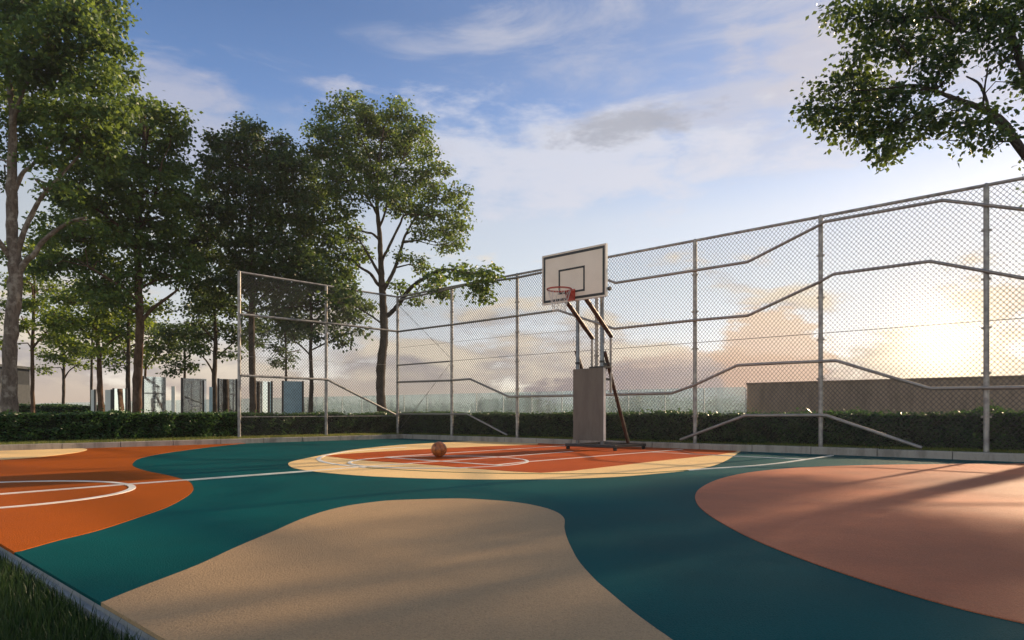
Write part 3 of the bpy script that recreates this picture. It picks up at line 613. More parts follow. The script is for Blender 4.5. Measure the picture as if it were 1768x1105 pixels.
# smaller trees farther back
back = [
 ('slender pale leaved tree just right of the big leaning trunk, beside the shed', 24, [[(57, 712, 7), (56, 620, 6), (58, 540, 5), (60, 470, 3)], [(57, 600, 4), (85, 570, 3), (105, 560, 2)], [(57, 590, 4), (30, 560, 3), (10, 540, 2)], [(58, 540, 3), (80, 500, 2)]],
  [(60, 470, 26, 16), (30, 490, 26, 16), (90, 500, 24, 16), (15, 530, 24, 14), (60, 525, 30, 16), (105, 540, 24, 14), (35, 565, 26, 12), (85, 575, 26, 12), (10, 590, 18, 12), (115, 590, 20, 12), (55, 430, 24, 16), (90, 440, 20, 14), (20, 440, 20, 16)], 'leafC', 'barkC'),
 ('small low crowned tree standing alone between the left trunks', 31, [[(109, 712, 5), (110, 660, 5), (110, 630, 4), (108, 590, 2)], [(110, 660, 3), (95, 640, 2), (80, 632, 2)], [(110, 655, 3), (122, 640, 2), (138, 630, 2)]],
  [(108, 590, 26, 14), (85, 612, 20, 10), (132, 608, 22, 10), (72, 634, 12, 6), (140, 632, 14, 6), (108, 560, 24, 14), (110, 618, 20, 8)], 'leafC', 'barkB'),
 ('thin dark stemmed tree with a high crown behind the leaning brown trunk', 30, [[(158, 712, 5), (158, 640, 4), (160, 560, 3)], [(158, 620, 3), (175, 600, 2)]],
  [(150, 560, 28, 16), (175, 580, 22, 12), (135, 600, 18, 9), (160, 520, 30, 16), (160, 610, 20, 8)], 'leafC', 'barkB'),
 ('leaning brown trunked tree with yellow green lower leaves', 21, [[(175, 712, 10), (172, 660, 9), (170, 600, 7), (160, 540, 5), (150, 480, 3)], [(171, 610, 4), (195, 590, 3), (215, 580, 2)], [(168, 590, 4), (145, 565, 3), (120, 550, 2)]],
  [(150, 500, 34, 18), (115, 520, 28, 14), (185, 540, 30, 14), (140, 550, 32, 14), (200, 575, 26, 10), (165, 580, 26, 8), (110, 560, 24, 12), (180, 600, 16, 7), (190, 505, 28, 16), (90, 545, 22, 12)], 'leafC', 'barkC'),
 ('straight dark trunked tree immediately left of the tall brown trunk', 24, [[(222, 712, 8), (221, 640, 7), (222, 560, 5), (220, 500, 3)], [(221, 620, 3), (205, 600, 2), (190, 596, 2)], [(221, 600, 3), (245, 580, 2)]],
  [(215, 530, 36, 18), (245, 560, 30, 14), (195, 560, 30, 12), (225, 585, 32, 10), (205, 610, 24, 8), (245, 610, 20, 8), (195, 630, 10, 5), (260, 530, 30, 16)], 'leafC', 'barkB'),
 ('thin pale stemmed tree with light green leaves right of the tall brown trunk', 28, [[(250, 712, 4), (251, 640, 4), (255, 590, 3)], [(251, 640, 2), (268, 620, 2), (285, 612, 1.5)]],
  [(262, 600, 26, 12), (285, 615, 20, 8), (250, 625, 14, 6), (290, 590, 24, 12), (270, 570, 26, 14)], 'leafC', 'barkC'),
 ('small tree with a drooping crown above the tallest mirrored panel', 27, [[(318, 712, 5), (319, 640, 4), (318, 580, 3)], [(319, 640, 3), (300, 630, 2), (285, 632, 1.5)], [(319, 620, 3), (338, 608, 2)]],
  [(318, 570, 34, 16), (295, 600, 26, 12), (340, 600, 26, 11), (310, 625, 20, 7), (330, 635, 10, 7), (350, 575, 28, 14), (290, 570, 24, 14), (295, 640, 8, 5)], 'leafB', 'barkB'),
 ('twin stemmed tree with dark trunk left of the fence end post', 23, [[(371, 712, 9), (370, 660, 8), (372, 600, 7), (371, 540, 5), (372, 490, 3)], [(366, 700, 4), (367, 650, 3), (355, 625, 3), (342, 612, 2)], [(372, 620, 4), (390, 605, 3), (403, 595, 2)], [(371, 590, 4), (350, 570, 3), (335, 560, 2)]],
  [(372, 510, 34, 18), (335, 530, 30, 16), (405, 535, 32, 16), (360, 560, 32, 13), (395, 570, 30, 12), (330, 580, 22, 10), (420, 590, 22, 9), (345, 600, 16, 7), (400, 608, 18, 7), (440, 560, 24, 14)], 'leafB', 'barkB'),
 ('thin stemmed tree with hanging leaf clumps behind the left bay of the fence', 28, [[(493, 712, 5), (494, 640, 4), (493, 590, 3), (490, 540, 2)], [(494, 620, 2), (478, 605, 2)], [(494, 610, 2), (505, 600, 2)]],
  [(490, 545, 36, 16), (460, 570, 28, 12), (505, 580, 26, 12), (480, 602, 14, 8), (500, 620, 7, 10), (440, 590, 16, 9), (520, 560, 28, 14), (478, 625, 5, 8)], 'leafB', 'barkB'),
 ('dark rounded tree in front of the corner tree, its leaves reaching over the left fence', 20.5, [[(536, 712, 8), (538, 660, 7), (536, 610, 6), (538, 560, 5), (535, 510, 3)], [(537, 615, 3), (520, 598, 3), (508, 590, 2)], [(537, 605, 3), (560, 588, 3), (590, 570, 2)], [(538, 560, 3), (570, 530, 2, -1), (600, 520, 2, -2)]],
  [(530, 505, 34, 16), (570, 500, 30, 14), (500, 525, 30, 14), (550, 530, 36, 13), (595, 520, 24, 12), (520, 555, 32, 12), (565, 558, 30, 11), (605, 545, 24, 9), (495, 560, 22, 11), (580, 575, 26, 8), (618, 570, 14, 6), (590, 590, 12, 5), (545, 580, 16, 6), (470, 530, 24, 14), (560, 480, 30, 14), (602, 498, 20, 10, -3.4), (585, 515, 20, 9, -3.2)], 'leafB', 'barkB'),
]
for i, (lab, d_, li, bl, lm, bk) in enumerate(back):
    NL += tree(lab, d_, li, bl, M[lm], M[bk], .115, .85, 50 + i, 'smaller trees behind the left hedge', depth=.8, per=13)[1]
# right tree: its trunk stands outside the frame
TRL = [[(1880, 712, 46), (1876, 560, 40), (1862, 420, 34), (1850, 330, 28), (1840, 220, 22), (1820, 130, 16), (1800, 40, 12), (1790, -60, 7)],
  [(1852, 345, 20), (1815, 310, 17), (1768, 262, 15), (1740, 215, 13), (1710, 190, 12), (1680, 177, 10), (1650, 165, 8), (1615, 151, 6), (1580, 142, 5), (1530, 148, 3), (1480, 150, 2)],
  [(1825, 320, 14), (1790, 275, 11), (1765, 232, 9), (1745, 204, 7), (1716, 195, 5), (1690, 210, 3)],
  [(1706, 188, 5), (1709, 160, 5), (1706, 132, 5), (1692, 114, 3)], [(1697, 184, 4), (1688, 155, 3), (1681, 128, 2)], [(1707, 127, 2.5), (1722, 112, 2), (1738, 92, 2)],
  [(1815, 150, 12), (1785, 140, 12), (1766, 105, 11), (1758, 65, 10), (1742, 25, 8), (1715, 5, 5)],
  [(1700, 60, 4), (1658, 62, 4), (1620, 50, 4), (1590, 52, 3), (1570, 62, 2)], [(1572, 118, 2.5), (1555, 108, 3), (1530, 108, 2)], [(1620, 152, 5), (1560, 160, 3), (1500, 175, 2), (1440, 180, 1.5)], [(1655, 167, 5), (1600, 190, 3), (1540, 225, 2), (1530, 260, 1.5)],
  [(1838, 240, 10), (1880, 180, 8), (1950, 140, 5)], [(1862, 420, 10), (1930, 380, 8), (2010, 330, 4)], [(1830, 170, 8), (1900, 60, 6), (1960, -20, 4)]]
TRB = [(1440, 12, 18, 12), (1462, 22, 20, 14), (1500, 20, 34, 22), (1550, 30, 36, 24), (1605, 20, 36, 24), (1655, 30, 34, 24), (1705, 30, 34, 24), (1750, 20, 34, 24), (1505, 70, 28, 20), (1550, 78, 28, 16), (1600, 72, 30, 20), (1645, 85, 28, 18), (1680, 78, 22, 14), (1480, 100, 20, 12),
  (1590, 112, 24, 13), (1625, 120, 22, 12), (1455, 128, 22, 11), (1495, 128, 16, 9), (1432, 150, 20, 10), (1465, 158, 28, 14), (1415, 176, 12, 9), (1408, 192, 6, 5), (1440, 188, 26, 16), (1505, 160, 28, 13), (1550, 158, 28, 13), (1592, 150, 22, 10), (1480, 195, 30, 16), (1525, 195, 30, 17), (1445, 215, 20, 12), (1475, 232, 22, 13), (1515, 232, 26, 15),
  (1530, 254, 14, 9), (1536, 266, 7, 5), (1555, 240, 15, 14), (1570, 200, 24, 14), (1610, 192, 24, 13), (1650, 195, 26, 14), (1688, 208, 24, 14), (1605, 222, 18, 10), (1640, 226, 20, 10), (1672, 236, 16, 10), (1702, 238, 16, 10), (1722, 238, 8, 10), (1758, 112, 13, 9), (1768, 135, 8, 7), (1740, 95, 10, 6), (1735, 60, 20, 12),
  (1560, -30, 80, 24), (1700, -30, 80, 26), (1830, -30, 80, 50), (1840, 40, 60, 50), (1880, 120, 50, 40), (1960, 40, 80, 60), (1960, 140, 60, 50), (2040, 240, 70, 60), (2010, 320, 60, 40), (1930, 230, 50, 40), (1850, -130, 120, 50), (1700, -120, 80, 40), (2040, 60, 60, 60)]
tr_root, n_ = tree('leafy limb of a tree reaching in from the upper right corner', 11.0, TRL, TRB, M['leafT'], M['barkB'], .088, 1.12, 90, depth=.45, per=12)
NL += n_
# unseen trees added on the sun's side to shade the front of the court
def copy_tree(root, loc, rz, sc, label, group):
    c = root.copy(); C.objects.link(c); c.location = loc; c.rotation_euler = (0, 0, rz); c.scale = (sc,) * 3; c['label'] = label; c['group'] = group
    for ch in root.children:
        k = ch.copy(); C.objects.link(k); k.parent = c
    return c
for x, y, rz, sc, lab in [(16.0, 15.8, 2.2, 1.42, 'unseen tree added to shade the court, nearest behind the wall'), (19.5, 17.0, 4.1, 1.2, 'second unseen tree added to shade the court, farther behind the wall')]:
    copy_tree(tr_root, (x, y, LAWN), rz, sc, lab, 'unseen trees added to shade the court')
print('LEAVES', NL)

# ------------------------------------------------------------------ chain link fences
TOP = 3.95
def fr_(px, py): return onwall(px, py, FC, UR)
def fl_(px, py): return onwall(px, py, FC, UL)
def chain(mb, O, U, L, z0, z1, pitch=.072, hgt=.080, r=.0041):
    """diamond mesh of real wires on the plane O + s U"""
    k = hgt / pitch; H = z1 - z0; N = Vector((U.y, -U.x, 0))
    for sgn in (1, -1):
        off = N * (.0015 * sgn); s0 = -H / k
        nn = int((L + 2 * H / k) / pitch) + 2
        for i in range(nn):
            s = -H / k + i * pitch
            # line z = z0 + sgn*k*(t - s)
            if sgn > 0: a, b = (s, z0), (s + H / k, z1)
            else: a, b = (s, z1), (s + H / k, z0)
            (sa, za), (sb_, zb) = a, b
            if sb_ <= 0 or sa >= L: continue
            if sa < 0: za += (0 - sa) * k * sgn; sa = 0
            if sb_ > L: zb -= (sb_ - L) * k * sgn; sb_ = L
            A = O + U * sa + off; B = O + U * sb_ + off; A.z, B.z = za, zb
            if (B - A).length < .03: continue
            mb.tube([A, B], r, 3, False, False)
def post(fence, p, top, r=.037, clamps=()):
    m = MB().tube([Vector((p.x, p.y, -.05)), Vector((p.x, p.y, top))], r, 14)
    m.tube([Vector((p.x, p.y, top)), Vector((p.x, p.y, top + .012)), Vector((p.x, p.y, top + .03))], [r * 1.12, r * 1.08, r * .5], 14)
    o = obj('post', m, M['galv'], fence)
    for z in clamps:
        obj('clamp', MB().tube([Vector((p.x, p.y, z - .018)), Vector((p.x, p.y, z + .018))], r * 1.22, 14).box(Vector((p.x, p.y, z)), (.13, .016, .03), (UR, UL, ZUP)), M['galvd'], o)
    return o
fence = thing('chain_link_fence', 'long tall chain link fence with bent rails along the right side of the court', 'fence', FC + ZUP * LAWN)
cl = [.62, 1.25, 1.9, 2.6, 3.3]
for px in (686.5, 780, 893, 1030, 1200, 1417, 1703, 2110):
    p_ = fr_(px, 700); post(fence, p_, TOP, clamps=cl if px < 2000 else ())
LR = (fr_(2110, 700) - FC).to_2d().length
def rail(fence, pts, r=.029, mat=None, name='rail', off=None, hook=None):
    off = off or Vector((0, 0, 0)); mb = MB(); pts = [Vector(p) + off for p in pts]
    mb.tube(pts, r, 8); return obj(name, mb, mat or M['galvd'], fence)
FO = UL * .012
def onR(L): return [fr_(*q) for q in L]
e = FC + UR * LR
rail(fence, [Vector((FC.x, FC.y, TOP)), Vector((e.x, e.y, TOP))], .026, M['galv'], 'top_rail')
fof = UL * .05                                    # bent rails are clamped to the court side of the posts
rail(fence, onR([(690, 519), (820, 490), (893, 480.5), (960, 466.5), (1010, 468), (1065, 489), (1199, 468), (1293, 453), (1414, 391), (1425, 384), (1629, 347), (1768, 363), (1900, 378), (2108, 402)]), .0265, off=fof)
rail(fence, onR([(688, 573), (779, 561.5), (894, 546), (966, 536), (1063, 568), (1199, 553.7), (1293, 545.5), (1414, 489), (1441, 474), (1607, 452), (1768, 481), (1900, 505), (2108, 540)]), .0265, off=fof)
rail(fence, onR([(688, 660), (780, 657), (814, 654.5), (881, 685), (988, 683), (1162, 679), (1199, 666), (1275, 631), (1340, 627.5), (1446, 623), (1549, 654), (1607, 671), (1768, 669), (1900, 668), (2108, 667)]), .0265, off=fof)
rail(fence, onR([(688, 715), (809, 715), (878, 751)]), .0225, off=fof)
rail(fence, onR([(1177, 759), (1289, 717.5), (1414, 717), (1427, 717), (1593, 773)]), .0265, off=fof)
rail(fence, onR([(688, 631), (779, 624)]), .020, off=fof)
for k, L_ in enumerate([[(688, 525), (779, 617)], [(779, 629), (695, 738)]]):
    rail(fence, onR(L_), .006, M['galvd'], 'brace_wire', fof)
rail(fence, onR([(688, 601), (893, 579), (1040, 606 - 2), (1055, 603)][:2] + [(1055, 566)]), .0035, M['galvd'], 'tension_wire', fof * .5)
rail(fence, onR([(688, 631), (893, 614), (1055, 603), (1413, 576), (1700, 554.5), (1900, 540), (2108, 524)]), .0055, M['galvd'], 'tension_wire', fof * .5)
mb = MB(); chain(mb, FC, UR, LR, .16, TOP - .02); obj('wire_mesh', mb, M['wire'], fence)
# left fence
fl = thing('chain_link_fence', 'short tall chain link fence with straight rails on the left, ending at a free post', 'fence', FC + UL * .1 + ZUP * LAWN)
for px in (413, 563): post(fl, fl_(px, 700), TOP if px < 500 else TOP - .03, clamps=cl)
pe = fl_(413, 700); LL_ = (pe - FC); LL_.z = 0; LLn = LL_.length; ol = UR * .05
rail(fl, [Vector((FC.x, FC.y, TOP)) + UL * .04, Vector((pe.x, pe.y, TOP))], .026, M['galv'], 'top_rail')
rail(fl, [fl_(415, 543), fl_(563, 558), fl_(684, 572.5)], .029, M['galv'], off=ol)
rail(fl, [fl_(415, 648.5), fl_(563, 655.5), fl_(684, 717.5)], .029, M['galv'], off=ol)
rail(fl, [fl_(415, 720), fl_(684, 718)], .010, M['galv'], off=ol)
rail(fl, [fl_(415, 615), fl_(684, 631)], .004, M['galvd'], 'tension_wire', ol * .5)
mb = MB(); chain(mb, FC + UL * .05, UL, LLn - .06, .16, TOP - .02); obj('wire_mesh', mb, M['wire'], fl)

# ------------------------------------------------------------------ basketball stand
SO = Vector((1.02, 12.8, 0)); SA = UR; SB = -UL         # a: along the court's end line, b: away from the court
def S_(a, b, z): return SO + SA * a + SB * b + ZUP * z
def ray_b(px, py, b):                                   # point of a pixel ray in the plane b = const
    p = onwall(px, py, SO + SB * b, SA); return (p - SO).dot(SA), p.z
def ray_a(px, py, a):                                   # ... in the plane a = const
    p = onwall(px, py, SO + SA * a, SB); return (p - SO).dot(SB), p.z
st = thing('basketball_stand', 'wheeled steel basketball stand with rusty struts and grey front panel', 'basketball hoop', SO)
AX = (SA, SB, ZUP)
f_ = MB()
f_.box(S_(.53, .03, .088), (1.12, .06, .05), AX, .004).box(S_(.53, 1.0, .088), (1.12, .06, .05), AX, .004)
f_.box(S_(0.03, .515, .086), (.06, .90, .046), AX).box(S_(1.03, .515, .086), (.06, .90, .046), AX).box(S_(.53, .515, .083), (.05, .90, .04), AX)
obj('base_frame', f_, M['dark'], st)
for a in (.0, 1.06):
    for b in (.05, .98):
        c = MB().tube([S_(a - .02, b, .033), S_(a + .02, b, .033)], .033, 16)
        cst = obj('caster', c, M['rubber'], st)
        obj('fork', MB().box(S_(a - .028, b, .045), (.006, .03, .05), AX).box(S_(a + .028, b, .045), (.006, .03, .05), AX).box(S_(a, b, .066), (.062, .04, .008), AX), M['dark'], cst)
# grey front panel
a0, z0 = ray_b(989.3, 759.5, .10); a1, z1 = ray_b(1042, 634.5, .10); zb = z0; zt = z1
pan = obj('front_panel', MB().box(S_((a0 + a1) / 2, .125, (zb + zt) / 2), (a1 - a0, .05, zt - zb), AX, .006), M['padm'], st)
obj('panel_trim', MB().box(S_(a1 + .006, .125, (zb + zt) / 2), (.012, .056, zt - zb), AX), M['whitep'], pan)
obj('panel_cap', MB().box(S_(a0 + (a1 - a0) * .79, .20, zt + .015), ((a1 - a0) * .5, .22, .03), AX), M['dark'], st)
# main posts
pa0, _ = ray_b(997.5, 600, .19); pa1, _ = ray_b(1039.5, 600, .19)
for pa in (pa0, pa1):
    up = obj('upright', MB().tube([S_(pa, .19, .10), S_(pa, .19, 3.0)], .036, 16), M['pole'], st)
    obj('collar', MB().tube([S_(pa, .19, 1.60), S_(pa, .19, 1.64)], .05, 16), M['dark'], up)
    hx = -.05 if pa == pa0 else .05
    obj('handle', MB().tube([S_(pa + hx * .6, .16, 2.12), S_(pa + hx * 1.5, .16, 2.12), S_(pa + hx * 1.5, .16, 1.95), S_(pa + hx * .6, .16, 1.95)], .006, 6), M['galv'], up)
ba, _ = ray_b(1030, 600, .55)
# sloping arms that carry the board
BE_ = -.42                                               # the board stands forward of the posts
bbt = 2.69
for (u, l, zz) in (((979, 522), (1022, 583), 0), ((1012.6, 517), (1054.5, 580), 0)):
    a_, zu = ray_b(u[0], u[1], BE_ + .07); bl_, zl = ray_a(l[0], l[1], a_)
    bdir = (S_(a_, bl_, zl) - S_(a_, BE_ + .07, zu))
    topp = S_(a_, BE_ + .07, zu) - bdir * .01
    arm = obj('arm', MB().tube([topp, S_(a_, bl_, zl) + bdir * .02], .040, 14), M['rusty'], st)
    obj('end_cap', MB().tube([S_(a_, bl_, zl) + bdir * .02, S_(a_, bl_, zl) + bdir * .035], .037, 14), M['dark'], arm)
    obj('slim_strut', MB().tube([S_(a_, bl_, zl), S_(a_, bl_, 1.05)], .022, 10), M['galv'], st)
# rear legs
for pa, (u, l) in ((pa1, ((1044, 607), (1090, 768))), (pa0, ((992, 611), None))):
    if l:
        bu, zu = ray_a(u[0], u[1], pa + .03); a_ = pa + .03
        pl = onwall(l[0], l[1], SO + SA * a_, SB)
        bl_ = (pl - SO).dot(SB); ztop = zu
        obj('rear_leg', MB().tube([S_(a_, max(bu, .2), zu), S_(a_ + .0, 1.0, .11)], .034, 14), M['rusty'], st)
        dirz = lambda z: .2 + (1.0 - .2) * (zu - z) / (zu - .11)
        for zq in (1.30, 1.58):
            obj('cross_bar', MB().box(S_(a_, (.19 + dirz(zq)) / 2, zq), (.03, dirz(zq) - .19, .04), AX), M['dark'], st)
        obj('gusset', MB().add([S_(a_ + .005, .2, 1.56), S_(a_ + .005, .2, 1.38), S_(a_ + .005, .36, 1.56), S_(a_ - .005, .2, 1.56), S_(a_ - .005, .2, 1.38), S_(a_ - .005, .36, 1.56)], [(0, 1, 2), (3, 5, 4), (0, 3, 4, 1), (1, 4, 5, 2), (2, 5, 3, 0)]), M['dark'], st)
    else:
        obj('rear_leg', MB().tube([S_(pa - .05, .2, 1.86), S_(pa - .005, .28, 1.60), S_(pa, 1.0, .11)], [.036, .034, .034], 14), M['rusty'], st)
# board
e_b = BE_
La, Lt = ray_b(936.8, 442.3, e_b); Ra, Rt = ray_b(1046, 421.5, e_b); _, Lb = ray_b(937, 526.5, e_b); _, Rb = ray_b(1046, 510.5, e_b)
bt, bbm = (Lt + Rt) / 2, (Lb + Rb) / 2; ac = (La + Ra) / 2; bw = Ra - La; bh = bt - bbm; zc = (bt + bbm) / 2
print('BOARD', bw, bh, bt, bbm, 'panel', a0, a1, zb, zt, 'posts', pa0, pa1)
bd = obj('backboard', MB().box(S_(ac, e_b + .02, zc), (bw, .04, bh), AX, .003), M['board'], st)
def strip(a_0, a_1, z_0, z_1, pr): return MB().box(S_((a_0 + a_1) / 2, e_b - pr / 2, (z_0 + z_1) / 2), (abs(a_1 - a_0), pr, abs(z_1 - z_0)), AX)
mb = MB(); m1, th = .022, .045
for q in ((La + m1, Ra - m1, bt - m1 - th, bt - m1), (La + m1, Ra - m1, bbm + m1, bbm + m1 + th), (La + m1, La + m1 + th, bbm + m1 + th, bt - m1 - th), (Ra - m1 - th, Ra - m1, bbm + m1 + th, bt - m1 - th)):
    k = strip(*q, .003); mb.add(k.v, k.f)
obj('border_stripe', mb, M['blackp'], bd)
mb = MB()
tl = ray_b(964.5, 466, e_b); trr = ray_b(1009.7, 458.5, e_b); brr = ray_b(1009.7, 502, e_b)
i0, i1, j1, j0 = tl[0], trr[0], (tl[1] + trr[1]) / 2, brr[1]
th = .034
for q in ((i0, i1, j1 - th, j1), (i0, i1, j0, j0 + th), (i0, i0 + th, j0 + th, j1 - th), (i1 - th, i1, j0 + th, j1 - th)):
    k = strip(*q, .003); mb.add(k.v, k.f)
obj('target_square', mb, M['blackp'], bd)
mb = MB(); tk = .007
for q in ((La - tk, La, bbm, bt), (Ra, Ra + tk, bbm, bt), (La - tk, Ra + tk, bt, bt + tk), (La - tk, Ra + tk, bbm - tk, bbm)):
    mb.box(S_((q[0] + q[1]) / 2, e_b + .019, (q[2] + q[3]) / 2), (q[1] - q[0], .05, q[3] - q[2]), AX)
obj('edge_frame', mb, M['whitep'], bd)
obj('rear_bracket', MB().box(S_(ac, e_b + .065, zc - .12), (bw * .75, .05, .05), AX).box(S_(ac, e_b + .065, bbm + .06), (bw * .92, .05, .05), AX).box(S_(pa0, e_b + .32, 2.94), (.06, .62, .06), AX).box(S_(pa1, e_b + .32, 2.94), (.06, .62, .06), AX), M['dark'], bd)
obj('side_bolt', MB().tube([S_(Ra + .005, e_b + .07, bbm + .13), S_(Ra + .05, e_b + .07, bbm + .13)], .035, 14), M['dark'], bd)
# rim and net
rz = 2.845; ra_ = (i0 + i1) / 2 ; rr_ = .215; rb = e_b - rr_ - .13
rim = obj('rim', MB().ring(S_(ra_, rb, rz), ZUP, rr_, .010, 48, 8).ring(S_(ra_, rb, rz - .016), ZUP, rr_, .004, 48, 6), M['red'], st)
br = MB(); x0 = .085
br.box(S_(ra_, e_b - .008, rz - .06), (.17, .012, .20), AX)
for sg in (-1, 1):
    br.add([S_(ra_ + sg * x0, e_b - .012, rz + .01), S_(ra_ + sg * x0, e_b - .012, rz - .15), S_(ra_ + sg * .06, rb + rr_ * .96, rz - .01), S_(ra_ + sg * (x0 - .008), e_b - .012, rz + .01), S_(ra_ + sg * (x0 - .008), e_b - .012, rz - .15), S_(ra_ + sg * .052, rb + rr_ * .96, rz - .01)],
           [(0, 1, 2), (3, 5, 4), (0, 3, 4, 1), (1, 4, 5, 2), (2, 5, 3, 0)])
br.box(S_(ra_, (e_b - .012 + rb + rr_) / 2, rz - .004), (.13, e_b - rb - rr_, .008), AX)
obj('rim_bracket', br, M['red'], rim)
net = MB(); NS = 12
def npt(k, lv):
    rad = [.205, .175, .145, .120, .110][lv]; zz = rz - .01 - [0, .10, .20, .30, .38][lv]; an = 2 * math.pi * (k + .5 * (lv % 2)) / NS
    return S_(ra_, rb, 0) + Vector((math.cos(an) * rad, math.sin(an) * rad, zz))
for lv in range(4):
    for k in range(NS):
        for dk in ((0, -1) if lv % 2 == 0 else (0, 1)):
            p0, p1 = npt(k, lv), npt(k + dk, lv + 1); net.tube([p0, (p0 + p1) / 2 + Vector((0, 0, -.006)), p1], .0034, 5, False)
obj('net', net, M['net'], rim)

# ------------------------------------------------------------------ ball
br_ = .1165; bc = G(758, 790.5); bc.z = br_ + .012
bt_ = thing('basketball', 'brown leather basketball lying on the rust coloured key', 'basketball', (bc.x, bc.y, .012))
bm = bmesh.new(); bmesh.ops.create_uvsphere(bm, u_segments=48, v_segments=28, radius=br_)
mb = MB().add([v.co + bc for v in bm.verts], [tuple(v.index for v in f.verts) for f in bm.faces], True); bm.free()
obj('ball_skin', mb, M['ball'], bt_)
seam = MB()
from mathutils import Matrix
Rm = Matrix.Rotation(R(35), 3, 'X') @ Matrix.Rotation(R(25), 3, 'Z')
def seamline(fn, n=60): seam.tube([bc + Rm @ (fn(i / n * 2 * math.pi).normalized() * br_) for i in range(n + 1)], .0018, 5, False)
seamline(lambda a: Vector((math.cos(a), math.sin(a), 0))); seamline(lambda a: Vector((0, math.cos(a), math.sin(a))))
for sg in (-1, 1): seamline(lambda a: Vector((sg * (.62 + .25 * math.cos(2 * a)), math.cos(a) * .75, math.sin(a) * .75)))
obj('seam', seam, M['rubber'], bt_)

# ------------------------------------------------------------------ things beyond the hedges
# glass balustrade
g0 = P(60, HOR, 45.5); g1 = P(1290, HOR, 19.9); g0.z = g1.z = LAWN
p690 = P(690, HOR, 28.0)
gd_ = Vector((-1664, 1178.7, 0)).normalized()
gO = onwall(1288, 700, Vector((p690.x, p690.y, 0)), -gd_); gO.z = 0
gl = thing('glass_balustrade', 'low aqua glass balustrade running behind the hedges', 'glass fence', Vector((gO.x, gO.y, LAWN)))
gE = onwall(60, 700, Vector((p690.x, p690.y, 0)), gd_); gE.z = 0
Lg = (gE - gO).length; npn = int(Lg / 1.25); nz = Vector((gd_.y, -gd_.x, 0))
for i in range(npn):
    c = gO + gd_ * (1.25 * (i + .5)); h_ = 1.46
    obj('glass_panel', MB().box(c + ZUP * ((h_ + LAWN) / 2), (1.21, .014, h_ - LAWN), (gd_, nz, ZUP)), M['glass'], gl)
for i in range(npn + 1):
    c = gO + gd_ * (1.25 * i)
    obj('clamp_post', MB().box(c + ZUP * .75 + nz * .0, (.022, .04, 1.35), (gd_, nz, ZUP)), M['frost'], gl)
# low wall on the right
w0 = P(1290, HOR, 20.2); w1 = P(1768, HOR, 16.2); wu = (w1 - w0); wu.z = 0; wu.normalize(); wn = Vector((wu.y, -wu.x, 0))
if wn.y > 0: wn = -wn
wl = thing('boundary_wall', 'low brown grey concrete wall under the sun on the right', 'wall', Vector((w0.x, w0.y, LAWN)))
w0.z = 0; wh = 1.54
obj('wall_body', MB().box(w0 + wu * 9 - wn * .15 + ZUP * (wh / 2), (18, .30, wh), (wu, wn, ZUP)), M['wall'], wl)
obj('coping', MB().box(w0 + wu * 9 - wn * .15 + ZUP * (wh + .025), (18.06, .36, .05), (wu, wn, ZUP), .006), M['wall'], wl)
# grey shed at the far left
s0 = P(52, HOR, 38); s0.y = 30; sh = thing('shed', 'grey flat roofed shed behind the big leaning trunk', 'building', Vector((s0.x - 2.5, s0.y, LAWN)))
hz = CAMZ + 90 / F * 33
obj('wall', MB().box(Vector((s0.x - 4, s0.y + 4, 1.2)), (8, 8, 2.2)), M['shedl'], sh)
obj('upper_wall', MB().box(Vector((s0.x - 4, s0.y + 4, (2.30 + hz) / 2)), (7.98, 7.98, hz - 2.305)), M['shedd'], sh)
obj('roof', MB().box(Vector((s0.x - 4, s0.y + 4, hz + .05)), (8.4, 8.4, .14), None, .01), M['shedl'], sh)
# mirrored and pale screens between the left trunks
def screen(label, x0, x1, yt, d, yaw, mat, postside='both', wide=.0, group='upright panels behind the left hedge'):
    u = Vector((math.cos(yaw), math.sin(yaw), 0)); a = P(x0, HOR, d); b = onwall(x1, HOR, a, u); c = (a + b) / 2; wd_ = (b - a).length - .06; h_ = CAMZ + (HOR - yt) / F * d
    u = Vector((math.cos(yaw), math.sin(yaw), 0)); n = Vector((math.sin(yaw), -math.cos(yaw), 0)); c.z = LAWN
    o = thing('screen_panel', label, 'panel', c, group)
    obj('pane', MB().box(c + ZUP * ((h_ - LAWN) / 2 + .02), (wd_, .02, h_ - LAWN - .04), (u, n, ZUP)), mat, o)
    for sg in (-1, 1):
        if postside == 'both' or (postside == 'left' and sg < 0) or (postside == 'right' and sg > 0):
            obj('post', MB().box(c + u * (sg * (wd_ / 2 + .03)) + ZUP * ((h_ - LAWN) / 2), (.055, .06, h_ - LAWN + .03), (u, n, ZUP), .004), M['dark'], o)
    return o
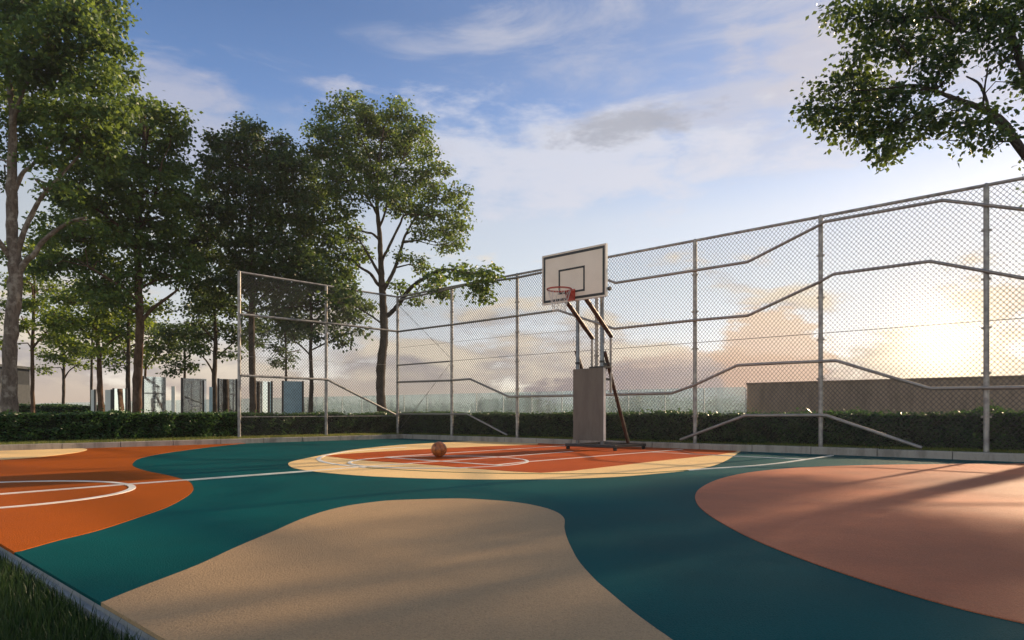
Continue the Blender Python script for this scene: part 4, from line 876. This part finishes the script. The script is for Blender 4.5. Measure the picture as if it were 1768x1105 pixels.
SC = [('narrow white panel, leftmost beside the far hedge', 155.5, 164.5, 673, 22, .05, 'frost', 'right'),
      ('slim white panel with a dark post, just right of the leaning trunk', 180, 193, 673, 22, .1, 'frost', 'right'),
      ('pale blue panel with dark posts between the two dark trunks', 196, 218, 671, 22, .25, 'mirror', 'both'),
      ('wide mirrored panel right of the tall brown trunk, reflecting the fence', 247, 288, 650, 21.5, .72, 'mirror', 'left'),
      ('narrow white panel in the gap beside the drooping tree', 294.5, 304, 667, 22, .0, 'frost', 'none'),
      ('mirrored panel with dark post left of the twin stemmed tree', 314, 358, 653, 21.5, .72, 'mirror', 'left'),
      ('small pale blue panel touching the twin stemmed tree', 359.5, 368.5, 668, 22, .3, 'blueg', 'none'),
      ('mirrored panel with two dark posts left of the fence end post', 377, 408, 654, 21.5, .72, 'mirror', 'both'),
      ('mirrored panel seen through the fence right of the dark crowned tree', 441, 469, 658, 21.5, .72, 'mirror', 'right'),
      ('blue panel seen through the fence, rightmost of its row', 488, 523, 658, 21.5, .38, 'blueg', 'both')]
for s_ in SC: screen(*s_[:6], M[s_[6]], s_[7])
# distant trees beyond the glass
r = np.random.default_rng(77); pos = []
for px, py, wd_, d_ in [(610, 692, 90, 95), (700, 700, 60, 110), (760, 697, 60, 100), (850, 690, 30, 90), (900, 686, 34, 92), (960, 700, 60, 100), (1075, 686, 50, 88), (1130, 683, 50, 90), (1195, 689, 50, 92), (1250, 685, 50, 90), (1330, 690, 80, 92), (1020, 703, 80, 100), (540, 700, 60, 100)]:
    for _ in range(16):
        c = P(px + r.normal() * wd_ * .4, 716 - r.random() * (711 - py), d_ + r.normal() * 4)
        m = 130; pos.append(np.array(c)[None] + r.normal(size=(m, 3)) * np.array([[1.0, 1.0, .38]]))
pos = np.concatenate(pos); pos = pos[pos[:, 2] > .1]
V, T = leaves(pos, .42, .3, r, .2); o = np_mesh('distant_trees', V, T, M['leafD']); setp(o, 'low treeline far beyond the glass balustrade, haze put into its pale leaf colour', 'trees', None, 'stuff')

# ------------------------------------------------------------------ the air
hm = bpy.data.materials.new('haze_air'); hm.use_nodes = True; hk = NT(hm.node_tree); hk.n.clear()
ho = hk.n.new('ShaderNodeOutputMaterial'); hv = hk.n.new('ShaderNodeVolumePrincipled')
hv.inputs['Color'].default_value = (.96, .93, .90, 1); hv.inputs['Density'].default_value = .0010; hv.inputs['Anisotropy'].default_value = .60
hk.l.new(hv.outputs[0], ho.inputs['Volume'])
hz_ = obj('haze', MB().box((0, 0, 9.5), (380, 380, 21.2)), hm, None, (0, 0, 0)); setp(hz_, None, None, None, 'stuff')
setp(hz_, 'thin pale air that fades the far treeline')
